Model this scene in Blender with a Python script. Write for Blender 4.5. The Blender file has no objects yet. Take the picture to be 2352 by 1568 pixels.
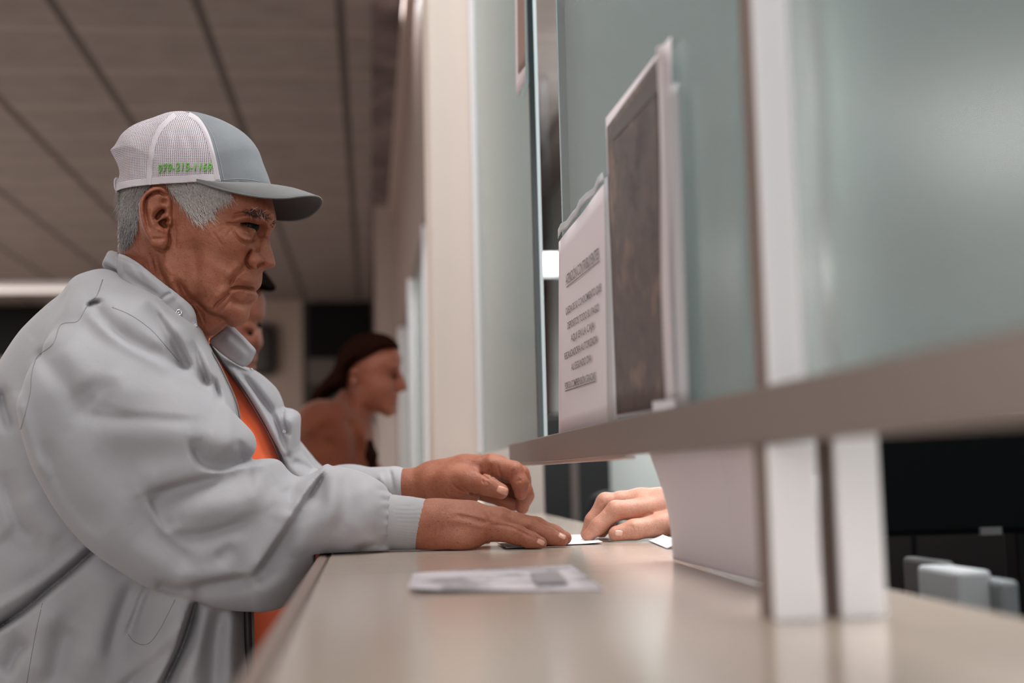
import bpy, bmesh, math, random
import numpy as np
import openvdb
from mathutils import Matrix, Vector
random.seed(7); RNG = np.random.default_rng(11)
sc = bpy.context.scene; COL = sc.collection
F = 2900.0; CX, CY = 1176.0, 784.0
# ---------------------------------------------------------------- camera
COUNTER_Z = 1.05; CAM_H = 0.092
CAM = np.array([0.0, 0.0, COUNTER_Z + CAM_H])
_y = np.array([(850 - CX) / F, -(1093 - CY) / F, -1.0]); _y /= np.linalg.norm(_y)
_s, _c = math.sin(0.0237), math.cos(0.0237)
_z = np.array([-_s, _c, 0.0]); _z[2] = (_z[0] * _y[0] + _z[1] * _y[1]); _z /= np.linalg.norm(_z)
_z = _z - _y * _z.dot(_y); _z /= np.linalg.norm(_z)
_x = np.cross(_y, _z)
R_WC = np.stack([_x, _y, _z])          # rows: world axes in camera coords  -> cam->world
def c2w(p):                            # p (...,3) camera-frame (right, up, depth)
    p = np.asarray(p, float); q = p.copy(); q[..., 2] = -q[..., 2]
    return q @ R_WC.T + CAM
def P(px, py, w):                      # point seen at a photo pixel, at depth w
    return c2w(np.array([(px - CX) / F * w, -(py - CY) / F * w, w]))
def uvw(px, py, w): return np.array([(px - CX) / F * w, -(py - CY) / F * w, w])
def ray(px, py):
    d = np.array([(px - CX) / F, -(py - CY) / F, -1.0]) @ R_WC.T
    return d
def on_x(px, py, x): d = ray(px, py); return CAM + d * (x - CAM[0]) / d[0]
def on_y(px, py, y): d = ray(px, py); return CAM + d * (y - CAM[1]) / d[1]
def on_z(px, py, z): d = ray(px, py); return CAM + d * (z - CAM[2]) / d[2]
XF = float(on_z(752, 1285, COUNTER_Z)[0])
cam = bpy.data.cameras.new('camera'); cam_o = bpy.data.objects.new('camera', cam); COL.objects.link(cam_o)
M = np.eye(4); M[:3, :3] = R_WC; M[:3, 3] = CAM
cam_o.matrix_world = Matrix(M.tolist())
cam.sensor_width = 36; cam.lens = F / 2352 * 36; cam.clip_start = 0.02
cam.dof.use_dof = True; cam.dof.focus_distance = 1.575; cam.dof.aperture_fstop = 2.7
sc.camera = cam_o
# ---------------------------------------------------------------- materials
def lin(c):
    return tuple((v / 255 / 12.92) if v / 255 <= .04045 else ((v / 255 + .055) / 1.055) ** 2.4 for v in c)
def mat(name, col, rough=.6, metal=0., spec=.5, **kw):
    m = bpy.data.materials.new(name); m.use_nodes = True
    b = m.node_tree.nodes['Principled BSDF']
    b.inputs['Base Color'].default_value = (*lin(col), 1); b.inputs['Roughness'].default_value = rough
    b.inputs['Metallic'].default_value = metal; b.inputs['Specular IOR Level'].default_value = spec
    for k, v in kw.items(): b.inputs[k.replace('_', ' ')].default_value = v
    return m
class NT:
    def __init__(s, m): s.t = m.node_tree; s.n = s.t.nodes; s.l = s.t.links; s.b = s.n['Principled BSDF']
    def add(s, typ, **kw):
        n = s.n.new(typ)
        for k, v in kw.items():
            if hasattr(n, k): setattr(n, k, v)
            else: n.inputs[k.replace('_', ' ')].default_value = v
        return n
    def link(s, a, b): s.l.new(a, b)
    def noise(s, scale, detail=3, rough=.5, coord='Object', vec=None):
        n = s.add('ShaderNodeTexNoise'); n.inputs['Scale'].default_value = scale; n.inputs['Detail'].default_value = detail
        n.inputs['Roughness'].default_value = rough
        if vec is None:
            tc = s.add('ShaderNodeTexCoord'); vec = tc.outputs[coord]
        s.link(vec, n.inputs['Vector']); return n
    def ramp(s, src, stops):
        r = s.add('ShaderNodeValToRGB'); e = r.color_ramp.elements
        while len(e) < len(stops): e.new(.5)
        for i, (p, c) in enumerate(stops): e[i].position = p; e[i].color = (*c, 1) if len(c) == 3 else c
        s.link(src, r.inputs['Fac']); return r
    def mix(s, fac, a, b, mode='MIX'):
        m = s.add('ShaderNodeMix', data_type='RGBA', blend_type=mode)
        for sock, v in ((m.inputs['Factor'], fac), (m.inputs[6], a), (m.inputs[7], b)):
            if hasattr(v, 'is_output'): s.link(v, sock)
            elif isinstance(v, (int, float)): sock.default_value = v
            else: sock.default_value = (*v, 1)
        return m.outputs[2]
    def bump(s, h, strength=.3, dist=.001, nrm=None):
        b = s.add('ShaderNodeBump'); b.inputs['Strength'].default_value = strength; b.inputs['Distance'].default_value = dist
        s.link(h, b.inputs['Height'])
        if nrm is not None: s.link(nrm, b.inputs['Normal'])
        return b.outputs['Normal']
    def base(s, o): s.link(o, s.b.inputs['Base Color'])
    def normal(s, o): s.link(o, s.b.inputs['Normal'])
# ---------------------------------------------------------------- objects
def tag(o, label=None, cat=None, group=None, kind=None):
    if label: o['label'] = label
    if cat: o['category'] = cat
    if group: o['group'] = group
    if kind: o['kind'] = kind
    return o
def empty(name, loc, label, cat, group=None):
    o = bpy.data.objects.new(name, None); COL.objects.link(o); o.location = tuple(loc); o.empty_display_size = .05
    return tag(o, label, cat, group)
def parent(o, par):
    if par is not None:
        o.parent = par; o.matrix_parent_inverse = Matrix.Translation(-par.location) if par.type == 'EMPTY' else Matrix.Identity(4)
    return o
def link_mesh(name, verts, faces, m=None, par=None, smooth=False, mats=None, fmat=None):
    me = bpy.data.meshes.new(name)
    me.from_pydata([tuple(v) for v in verts], [], [tuple(int(i) for i in f) for f in faces])
    if smooth: me.polygons.foreach_set('use_smooth', np.ones(len(me.polygons), bool))
    for mm in (mats or ([m] if m else [])): me.materials.append(mm)
    if fmat is not None: me.polygons.foreach_set('material_index', np.asarray(fmat, np.int32))
    me.update()
    o = bpy.data.objects.new(name, me); COL.objects.link(o)
    return parent(o, par)
def from_bm(name, bm, m=None, par=None, smooth=False):
    me = bpy.data.meshes.new(name); bm.normal_update(); bm.to_mesh(me); bm.free()
    if m: me.materials.append(m)
    if smooth: me.polygons.foreach_set('use_smooth', np.ones(len(me.polygons), bool))
    o = bpy.data.objects.new(name, me); COL.objects.link(o)
    return parent(o, par)
def box_bm(bm, a, b, bev=0.):
    a = np.minimum(a, b), np.maximum(a, b); lo, hi = a
    vs = [bm.verts.new((lo[0] if i & 1 == 0 else hi[0], lo[1] if i & 2 == 0 else hi[1], lo[2] if i & 4 == 0 else hi[2])) for i in range(8)]
    fs = [bm.faces.new([vs[i] for i in q]) for q in ((0, 2, 3, 1), (4, 5, 7, 6), (0, 1, 5, 4), (2, 6, 7, 3), (0, 4, 6, 2), (1, 3, 7, 5))]
    if bev > 0:
        es = {e for f in fs for e in f.edges}
        bmesh.ops.bevel(bm, geom=list(es), offset=bev, segments=2, profile=.5, affect='EDGES')
def box(name, a, b, m, par=None, bev=0., smooth=False):
    bm = bmesh.new(); box_bm(bm, np.array(a, float), np.array(b, float), bev); return from_bm(name, bm, m, par, smooth)
def structure(o): o['kind'] = 'structure'; return o
def smooth_poly(pts, n=4, closed=True):
    p = np.array(pts, float); N = len(p); out = []
    for i in range(N if closed else N - 1):
        if closed: a, b, c, d = p[(i - 1) % N], p[i], p[(i + 1) % N], p[(i + 2) % N]
        else: a, b, c, d = p[max(i - 1, 0)], p[i], p[i + 1], p[min(i + 2, N - 1)]
        for t in np.arange(n) / n:
            out.append(.5 * ((2 * b) + (-a + c) * t + (2 * a - 5 * b + 4 * c - d) * t * t + (-a + 3 * b - 3 * c + d) * t ** 3))
    if not closed: out.append(p[-1])
    return np.array(out)
def tube(name, pts, r, m, par=None, seg=8, taper=None):
    pts = [np.asarray(p, float) for p in pts]; V = []; Fc = []
    up = np.array([.13, .27, .95])
    for i, p in enumerate(pts):
        t = pts[min(i + 1, len(pts) - 1)] - pts[max(i - 1, 0)]; t /= np.linalg.norm(t) + 1e-12
        a = np.cross(t, up); a /= np.linalg.norm(a) + 1e-12; b = np.cross(t, a)
        rr = r if taper is None else taper[i]
        for k in range(seg):
            q = 2 * math.pi * k / seg; V.append(p + rr * (math.cos(q) * a + math.sin(q) * b))
    for i in range(len(pts) - 1):
        for k in range(seg):
            Fc.append((i * seg + k, i * seg + (k + 1) % seg, (i + 1) * seg + (k + 1) % seg, (i + 1) * seg + k))
    Fc.append(tuple(range(seg))[::-1]); Fc.append(tuple((len(pts) - 1) * seg + k for k in range(seg)))
    return link_mesh(name, V, Fc, m, par, True)
# ---------------------------------------------------------------- volumes: signed-distance modelling
def poly_sdf(U, V, poly):
    """signed distance (negative inside) of a 2-D polygon."""
    d2 = np.full(U.shape, 1e9, np.float32); ins = np.zeros(U.shape, bool)
    n = len(poly)
    for i in range(n):
        a = poly[i]; b = poly[(i + 1) % n]; e = b - a; L = e.dot(e) + 1e-20
        t = np.clip(((U - a[0]) * e[0] + (V - a[1]) * e[1]) / L, 0, 1)
        d2 = np.minimum(d2, (U - a[0] - t * e[0]) ** 2 + (V - a[1] - t * e[1]) ** 2)
        if a[1] != b[1]:
            c = ((a[1] > V) != (b[1] > V)) & (U < (b[0] - a[0]) * (V - a[1]) / (b[1] - a[1]) + a[0])
            ins ^= c
    d = np.sqrt(d2); return np.where(ins, -d, d).astype(np.float32)
def smin(a, b, k):
    if k <= 0: return np.minimum(a, b)
    h = np.maximum(k - np.abs(a - b), 0) / k
    return np.minimum(a, b) - h * h * k * .25
class Vol:
    def __init__(s, px0, px1, py0, py1, w0, w1, res):
        us = [(p - CX) / F * w for p in (px0, px1) for w in (w0, w1)]; vs = [-(p - CY) / F * w for p in (py0, py1) for w in (w0, w1)]
        s.res = res; pad = 4 * res
        s.u = np.arange(min(us) - pad, max(us) + pad, res, dtype=np.float32)
        s.v = np.arange(min(vs) - pad, max(vs) + pad, res, dtype=np.float32)
        s.w = np.arange(w0 - pad, w1 + pad, res, dtype=np.float32)
        s.d = np.full((len(s.u), len(s.v), len(s.w)), .05, np.float32)
    def blk(s, lo, hi):
        r = []
        for ax, a, b in zip((s.u, s.v, s.w), lo, hi):
            i = int(np.searchsorted(ax, a)); j = int(np.searchsorted(ax, b)); r.append(slice(max(i, 0), max(j, i + 1)))
        return tuple(r)
    def grid(s, sl):
        return s.u[sl[0]][:, None, None], s.v[sl[1]][None, :, None], s.w[sl[2]][None, None, :]
    def put(s, sl, f, k, op):
        D = s.d[sl]
        if op == 'add': s.d[sl] = smin(D, f, k)
        elif op == 'cut': s.d[sl] = -smin(-D, f, k)
        elif op == 'and': s.d[sl] = -smin(-D, -f, k)
    def inflate(s, poly, wc, Rr, T, k=.0, op='add', n=3, ref=None):
        """pixel outline given thickness: rounded to Rr at the rim, +-T in depth about wc (number or f(U,V))"""
        pts = smooth_poly(poly, n) if n > 1 else np.array(poly, float)
        w0 = ref if ref is not None else (wc if not callable(wc) else None)
        wv = np.full(len(pts), float(w0))
        for _ in range(4 if callable(wc) else 1):
            q = np.stack([(pts[:, 0] - CX) / F * wv, -(pts[:, 1] - CY) / F * wv], 1)
            if callable(wc): wv = np.asarray(wc(q[:, 0], q[:, 1]), float) + np.zeros(len(pts))
        m = .03 + k
        lo = (q[:, 0].min() - m, q[:, 1].min() - m, -9); hi = (q[:, 0].max() + m, q[:, 1].max() + m, 99)
        if op == 'and': lo, hi = (-9, -9, -9), (99, 99, 99)
        sl = s.blk(lo, hi); U, V, W = s.grid(sl)
        U2 = np.broadcast_to(U[:, :, 0], (U.shape[0], V.shape[1])); V2 = np.broadcast_to(V[:, :, 0], U2.shape)
        sd = poly_sdf(U2, V2, q)
        C = wc(U2, V2) if callable(wc) else wc
        dz = np.abs(W - (C[:, :, None] if callable(wc) else C)) * (Rr / T)
        a = np.maximum(Rr + sd, 0)[:, :, None]
        f = np.sqrt(a * a + dz * dz) - Rr
        s.put(sl, f.astype(np.float32), k, op)
    def cone(s, a, b, ra, rb, k=.0, op='add'):
        a = np.asarray(a, float); b = np.asarray(b, float); m = max(ra, rb) + .012 + k
        sl = s.blk(np.minimum(a, b) - m, np.maximum(a, b) + m)
        if min(x.stop - x.start for x in sl) <= 0: return
        U, V, W = s.grid(sl); e = b - a; L = float(e.dot(e)) + 1e-12
        t = np.clip(((U - a[0]) * e[0] + (V - a[1]) * e[1] + (W - a[2]) * e[2]) / L, 0, 1).astype(np.float32)
        d = np.sqrt((U - a[0] - t * e[0]) ** 2 + (V - a[1] - t * e[1]) ** 2 + (W - a[2] - t * e[2]) ** 2) - (ra + (rb - ra) * t)
        s.put(sl, d.astype(np.float32), k, op)
    def chain(s, pts, k=.004, kj=.003, op='add'):
        """pts: (px,py,w,r)"""
        for p, q in zip(pts[:-1], pts[1:]):
            s.cone(uvw(*p[:3]), uvw(*q[:3]), p[3], q[3], k, op)
    def ell(s, c, r, k=.0, op='add', rot=0.):
        c = uvw(*c); m = max(r) + .012 + k; sl = s.blk(c - m, c + m)
        if min(x.stop - x.start for x in sl) <= 0: return
        U, V, W = s.grid(sl); x = U - c[0]; y = V - c[1]; z = W - c[2]
        if rot: cr, sr = math.cos(rot), math.sin(rot); x, y = x * cr + y * sr, -x * sr + y * cr
        k0 = np.sqrt((x / r[0]) ** 2 + (y / r[1]) ** 2 + (z / r[2]) ** 2); k1 = np.sqrt((x / r[0] ** 2) ** 2 + (y / r[1] ** 2) ** 2 + (z / r[2] ** 2) ** 2) + 1e-9
        s.put(sl, (k0 * (k0 - 1) / k1).astype(np.float32), k, op)
    def stroke(s, pts, sig, amp, w0=-9, w1=99, soft=.01, n=4):
        """sculpt along a pixel polyline. amp>0 raises, <0 carves (metres); sig = px width or (left,right) of travel; taper at ends"""
        pts = np.array(pts, float)
        pp = smooth_poly(pts, n, False) if len(pts) > 2 else pts
        sl_, sr_ = (sig, sig) if not isinstance(sig, tuple) else sig
        mx = 3 * max(sl_, sr_)
        wm = float(s.w[len(s.w) // 2]); wa, wb = float(s.w[0]), float(s.w[-1])
        x0, x1 = pp[:, 0].min() - mx, pp[:, 0].max() + mx; y0, y1 = pp[:, 1].min() - mx, pp[:, 1].max() + mx
        us = [(p - CX) / F * w for p in (x0, x1) for w in (wa, wb)]; vs = [-(p - CY) / F * w for p in (y0, y1) for w in (wa, wb)]
        sl = s.blk((min(us), min(vs), w0 - 2 * soft), (max(us), max(vs), w1 + 2 * soft)); U, V, W = s.grid(sl)
        if min(x.stop - x.start for x in sl) <= 0: return
        PX = (CX + F * U / W).astype(np.float32); PY = (CY - F * V / W).astype(np.float32)
        sh = np.broadcast_shapes(PX.shape, PY.shape)
        best = np.full(sh, 1e9, np.float32); sgn = np.zeros(sh, np.float32); tt = np.zeros(sh, np.float32)
        if len(pp) == 1:
            best = (PX - pp[0, 0]) ** 2 + (PY - pp[0, 1]) ** 2; g = np.exp(-best / (2 * sl_ ** 2))
        else:
            n_ = len(pp) - 1
            for i in range(n_):
                a, b = pp[i], pp[i + 1]; e = b - a; L = e.dot(e) + 1e-9
                t = np.clip(((PX - a[0]) * e[0] + (PY - a[1]) * e[1]) / L, 0, 1)
                dx = PX - a[0] - t * e[0]; dy = PY - a[1] - t * e[1]; q = dx * dx + dy * dy
                m = q < best; best = np.where(m, q, best); sgn = np.where(m, e[0] * dy - e[1] * dx, sgn); tt = np.where(m, (i + t) / n_, tt)
            sg = np.where(sgn > 0, sr_, sl_)
            g = np.exp(-best / (2 * sg * sg)) * np.clip(np.minimum(tt, 1 - tt) * 4 + .15, 0, 1)
        wt = np.clip((W - w0) / soft + .5, 0, 1) * np.clip((w1 - W) / soft + .5, 0, 1)
        s.d[sl] -= (amp * g * wt).astype(np.float32)
    def blob(s, px, py, sig, amp, w0=-9, w1=99): s.stroke([(px, py)], sig, amp, w0, w1)
    def smoothd(s, it=1):
        for _ in range(it):
            d = s.d
            for ax in range(3):
                e = d.copy(); n = d.shape[ax]
                a = [slice(None)] * 3; b = [slice(None)] * 3; c = [slice(None)] * 3
                a[ax] = slice(0, n - 2); b[ax] = slice(1, n - 1); c[ax] = slice(2, n)
                e[tuple(b)] = .25 * d[tuple(a)] + .5 * d[tuple(b)] + .25 * d[tuple(c)]; d = e
            s.d = d
    def rest(s, zc=COUNTER_Z + .0012, xf=None):
        """flatten whatever lies below the counter top where it rests on it"""
        xf = XF - .0200 if xf is None else xf
        U, V, W = s.u[:, None, None], s.v[None, :, None], s.w[None, None, :]
        X = R_WC[0, 0] * U + R_WC[0, 1] * V - R_WC[0, 2] * W + CAM[0]; Z = R_WC[2, 0] * U + R_WC[2, 1] * V - R_WC[2, 2] * W + CAM[2]
        s.d = np.maximum(s.d, -np.maximum(Z - zc, xf - X)).astype(np.float32)
    def front(s, px, py):
        """depth of the first surface met along the ray through a pixel (arrays ok); nan when missed"""
        px = np.atleast_1d(np.asarray(px, float)); py = np.atleast_1d(np.asarray(py, float))
        out = np.full(px.shape, np.nan); prev = np.full(px.shape, .05)
        for w in np.arange(s.w[1], s.w[-2], s.res * .5):
            iu = ((px - CX) / F * w - s.u[0]) / s.res; iv = (-(py - CY) / F * w - s.v[0]) / s.res; iw = (w - s.w[0]) / s.res
            i0 = np.clip(np.floor(iu).astype(int), 0, len(s.u) - 2); j0 = np.clip(np.floor(iv).astype(int), 0, len(s.v) - 2); k0 = min(int(iw), len(s.w) - 2)
            a = np.clip(iu - i0, 0, 1); b = np.clip(iv - j0, 0, 1); c = iw - k0
            def g(k): return (s.d[i0, j0, k] * (1 - a) + s.d[i0 + 1, j0, k] * a) * (1 - b) + (s.d[i0, j0 + 1, k] * (1 - a) + s.d[i0 + 1, j0 + 1, k] * a) * b
            d = g(k0) * (1 - c) + g(k0 + 1) * c
            hit = np.isnan(out) & (d <= 0)
            t = prev / (prev - d + 1e-9)
            out = np.where(hit, w - s.res * .5 * (1 - np.clip(t, 0, 1)), out); prev = d
        return out
    def pt(s, px, py, lift=0.):
        w = s.front(px, py); px = np.atleast_1d(px); py = np.atleast_1d(py); w = w - lift
        return c2w(np.stack([(px - CX) / F * w, -(py - CY) / F * w, w], -1))
    def extract(s, iso=0.):
        d = s.d; d[0] = d[-1] = .05; d[:, 0] = d[:, -1] = .05; d[:, :, 0] = d[:, :, -1] = .05
        g = openvdb.FloatGrid(.05); g.copyFromArray(np.ascontiguousarray(np.clip(d, -.05, .05)))
        pts, quads = g.convertToQuads(isovalue=iso)
        p = pts * s.res + np.array([s.u[0], s.v[0], s.w[0]])
        wv = c2w(p); q = np.asarray(quads, int)
        # orient outward
        a, b, c, e = (wv[q[:, i]] for i in range(4))
        if np.einsum('ij,ij->i', np.cross(b - a, c - a), a - wv.mean(0)).sum() + np.einsum('ij,ij->i', np.cross(c - a, e - a), a - wv.mean(0)).sum() < 0: q = q[:, ::-1]
        return wv, q, p
    def mesh(s, name, m, par=None, iso=0.): 
        wv, q, _ = s.extract(iso); return link_mesh(name, wv, q, m, par, True)
def pix(p):  # camera-frame points -> photo pixels
    return CX + F * p[:, 0] / p[:, 2], CY - F * p[:, 1] / p[:, 2]
def in_poly(x, y, poly):
    ins = np.zeros(np.shape(x), bool); poly = np.asarray(poly, float); n = len(poly)
    for i in range(n):
        a, b = poly[i], poly[(i + 1) % n]
        if a[1] == b[1]: continue
        ins ^= ((a[1] > y) != (b[1] > y)) & (x < (b[0] - a[0]) * (y - a[1]) / (b[1] - a[1]) + a[0])
    return ins
# ---------------------------------------------------------------- shared materials
def skin_mat(name, base, red, spot, spots=.5, bs=1.):
    m = mat(name, base, .52, 0, .42); t = NT(m)
    n1 = t.noise(46, 5, .65); r1 = t.ramp(n1.outputs[0], [(.38, (0, 0, 0)), (.7, (1, 1, 1))])
    c = t.mix(r1.outputs[0], lin(base), lin(red))
    n2 = t.noise(260, 3, .6); r2 = t.ramp(n2.outputs[0], [(.635, (0, 0, 0)), (.70, (1, 1, 1))])
    c = t.mix(t.mix(spots, (0, 0, 0), r2.outputs[0]), c, lin(spot))
    n4 = t.noise(900, 2, .5); r4 = t.ramp(n4.outputs[0], [(.3, (.66, .64, .62)), (.7, (1.16, 1.14, 1.12))])
    c = t.mix(.6, c, r4.outputs[0], 'MULTIPLY')
    t.base(c)
    n3 = t.noise(620, 4, .65); n5 = t.noise(130, 3, .6)
    t.normal(t.bump(n3.outputs[0], .5 * bs, .0014, t.bump(n5.outputs[0], .35 * bs, .003)))
    t.b.inputs['Subsurface Weight'].default_value = .12; t.b.inputs['Subsurface Radius'].default_value = (.010, .004, .002)
    t.b.inputs['Subsurface Scale'].default_value = .4
    return m
M_skin = skin_mat('weathered_skin', (160, 100, 75), (146, 82, 60), (86, 46, 34), .6)
M_skin_w = skin_mat('smooth_skin', (150, 90, 69), (140, 78, 58), (140, 80, 60), .1, .4)
M_skin_c = skin_mat('pale_skin', (206, 152, 130), (196, 134, 112), (170, 110, 90), .1, .3)
def fabric(name, col, col2, weave=1800, rough=.8, bump=.25):
    m = mat(name, col, rough, 0, .25); t = NT(m)
    n = t.noise(14, 3, .6); r = t.ramp(n.outputs[0], [(.3, (0, 0, 0)), (.7, (1, 1, 1))])
    t.base(t.mix(r.outputs[0], lin(col), lin(col2)))
    n2 = t.noise(weave, 2, .6); n3 = t.noise(60, 4, .6)
    t.normal(t.bump(n2.outputs[0], bump, .0006, t.bump(n3.outputs[0], .12, .004)))
    t.b.inputs['Sheen Weight'].default_value = .15
    return m
M_jacket = fabric('pale_grey_jacket_cloth', (174, 172, 176), (167, 166, 170))
M_jin = fabric('jacket_lining', (150, 148, 152), (140, 138, 142))
M_cuff = fabric('ribbed_cuff_knit', (162, 160, 161), (155, 154, 155), 1200)
M_shirt = fabric('orange_tshirt_cloth', (246, 112, 66), (240, 102, 58), 1500)
M_zip = mat('zip_tape', (120, 112, 108), .6)
M_zipdk = mat('dark_zip', (52, 46, 44), .5)
M_steel = mat('snap_steel', (205, 205, 208), .25, 1.)
M_dark = mat('near_black', (13, 12, 13), .6, 0, .12)
M_capgrey = fabric('grey_cap_twill', (122, 125, 130), (110, 113, 118), 1500, .85)
M_capbrim = fabric('grey_brim_twill', (112, 111, 111), (102, 101, 101), 1500, .85)
M_capwhite = fabric('white_cap_band', (204, 196, 201), (196, 188, 194), 1500, .85)
M_green = fabric('green_embroidery', (112, 190, 74), (92, 172, 60), 2600, .7, .6)
M_nail = mat('fingernail', (196, 142, 120), .32, 0, .5)
M_nail_c = mat('pale_fingernail', (222, 178, 158), .3, 0, .5)
def mesh_cloth(name):
    m = mat(name, (198, 190, 196), .85, 0, .2); t = NT(m)
    uv = t.add('ShaderNodeUVMap'); sx = t.add('ShaderNodeSeparateXYZ'); t.link(uv.outputs[0], sx.inputs[0])
    def wave(sock, k):
        a = t.add('ShaderNodeMath', operation='MULTIPLY'); a.inputs[1].default_value = k; t.link(sock, a.inputs[0])
        b = t.add('ShaderNodeMath', operation='SINE'); t.link(a.outputs[0], b.inputs[0]); return b.outputs[0]
    a = wave(sx.outputs[0], 2 * math.pi / .0025); b = wave(sx.outputs[1], 2 * math.pi / .0021)
    mn = t.add('ShaderNodeMath', operation='MINIMUM'); t.link(a, mn.inputs[0]); t.link(b, mn.inputs[1])
    hole = t.add('ShaderNodeMath', operation='GREATER_THAN'); hole.inputs[1].default_value = .22; t.link(mn.outputs[0], hole.inputs[0])
    inv = t.add('ShaderNodeMath', operation='SUBTRACT'); inv.inputs[0].default_value = 1; t.link(hole.outputs[0], inv.inputs[1])
    t.link(inv.outputs[0], t.b.inputs['Alpha'])
    return m
M_capmesh = mesh_cloth('white_net_mesh')
def hair_mat(name, a, b, rough=.45, spec=.4):
    m = mat(name, a, rough, 0, spec); t = NT(m)
    n = t.noise(420, 2, .6); r = t.ramp(n.outputs[0], [(.35, lin(a)), (.65, lin(b))]); t.base(r.outputs[0]); return m
M_hair = hair_mat('grey_white_hair', (196, 188, 184), (232, 226, 222))
M_hairdk = hair_mat('grey_dark_hair', (92, 90, 92), (150, 146, 146))
M_hairmid = hair_mat('grey_mid_hair', (150, 145, 143), (190, 185, 182))
M_brown = hair_mat('dark_brown_hair', (26, 15, 12), (44, 24, 17), .8, 0.)
M_black = hair_mat('black_hair', (14, 11, 11), (24, 20, 18), .8, 0.)
M_brow = hair_mat('eyebrow_hair', (44, 36, 32), (84, 76, 72), .6, .2)
M_under = fabric('shaded_underbrim_cloth', (66, 63, 62), (56, 54, 53), 1500, .9)  # brim's own cloth darkened; its underside shade is put into the colour
# ---------------------------------------------------------------- hair strands
def strands(name, groups, m, par):
    """groups: (pts(px,py) arrays of roots, direction fn, length px range, radius, curl, lift) all on the head surface"""
    V = []; Fc = []
    for g in groups:
        px, py, dirf, ln, rad, lift, wob = g
        w0 = H.front(px, py); ok = ~np.isnan(w0); px, py, w0 = px[ok], py[ok], w0[ok]
        n = len(px); ang = dirf(px, py) + RNG.normal(0, wob, n); L = RNG.uniform(*ln, n)
        K = 6; bend = RNG.normal(0, wob * .9, n); ll = lift * RNG.uniform(.5, 1.3, n)
        X = [px]; Y = [py]; a = ang.copy()
        for k in range(1, K):
            a = a + bend / K; X.append(X[-1] + np.cos(a) * L / (K - 1)); Y.append(Y[-1] + np.sin(a) * L / (K - 1))
        X = np.array(X); Y = np.array(Y); W = np.zeros_like(X); W[0] = w0 + .0008
        last = w0.copy()
        for k in range(1, K):
            wk = H.front(X[k], Y[k]); wk = np.where(np.isnan(wk), last, np.clip(wk, last - .006, last + .006)); last = wk
            t = k / (K - 1); W[k] = wk - ll * math.sin(min(t * 1.5, 1) * 1.57)
        C = np.stack([(X - CX) / F * W, -(Y - CY) / F * W, W], -1)          # K,n,3
        for i in range(n):
            c = C[:, i]; t = c[-1] - c[0]; t /= np.linalg.norm(t) + 1e-9
            A = np.cross(t, [0, 0, 1.]); A /= np.linalg.norm(A) + 1e-9; B = np.cross(t, A); b0 = len(V)
            for k in range(K):
                r = rad * (1 - .85 * (k / (K - 1)) ** 2) * (.6 if k == 0 else 1)
                for q in range(3):
                    th = 2.0944 * q; V.append(c[k] + r * (math.cos(th) * A + math.sin(th) * B))
            for k in range(K - 1):
                for q in range(3): Fc.append((b0 + k * 3 + q, b0 + k * 3 + (q + 1) % 3, b0 + k * 3 + 3 + (q + 1) % 3, b0 + k * 3 + 3 + q))
    return link_mesh(name, c2w(np.array(V)), Fc, m, par, True)
def scatter(poly, n):
    poly = np.array(poly, float); lo, hi = poly.min(0), poly.max(0); out = np.zeros((0, 2))
    while len(out) < n:
        q = RNG.uniform(lo, hi, (n * 3, 2)); out = np.concatenate([out, q[in_poly(q[:, 0], q[:, 1], poly)]])
    return out[:n, 0], out[:n, 1]
def scalp_patch(name, poly, m, par, lift):
    """close under-layer of hair that follows the skull"""
    poly = np.array(poly, float); xs = np.arange(poly[:, 0].min(), poly[:, 0].max(), 2.); ys = np.arange(poly[:, 1].min(), poly[:, 1].max(), 2.)
    X, Y = np.meshgrid(xs, ys, indexing='ij'); Wf = H.front(X.ravel(), Y.ravel()).reshape(X.shape)
    ok = in_poly(X, Y, poly) & ~np.isnan(Wf); idx = -np.ones(X.shape, int); V = []; Fc = []
    for i in range(len(xs)):
        for j in range(len(ys)):
            if ok[i, j]: idx[i, j] = len(V); w = Wf[i, j] - lift; V.append(uvw(X[i, j], Y[i, j], w))
    for i in range(len(xs) - 1):
        for j in range(len(ys) - 1):
            q = (idx[i, j], idx[i + 1, j], idx[i + 1, j + 1], idx[i, j + 1])
            if min(q) >= 0: Fc.append(q)
    return link_mesh(name, c2w(np.array(V)), Fc, m, par, True)
TEMPLE = [(374, 408), (420, 404), (470, 404), (520, 422), (532, 442), (512, 450), (492, 464), (484, 486), (466, 506), (446, 508), (432, 490), (408, 458), (388, 436)]
NAPE = [(277, 422), (300, 420), (356, 402), (344, 420), (331, 434), (320, 456), (315, 486), (315, 508), (310, 526), (299, 546), (288, 560), (279, 560), (277, 540), (277, 500), (276, 470)]
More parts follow.
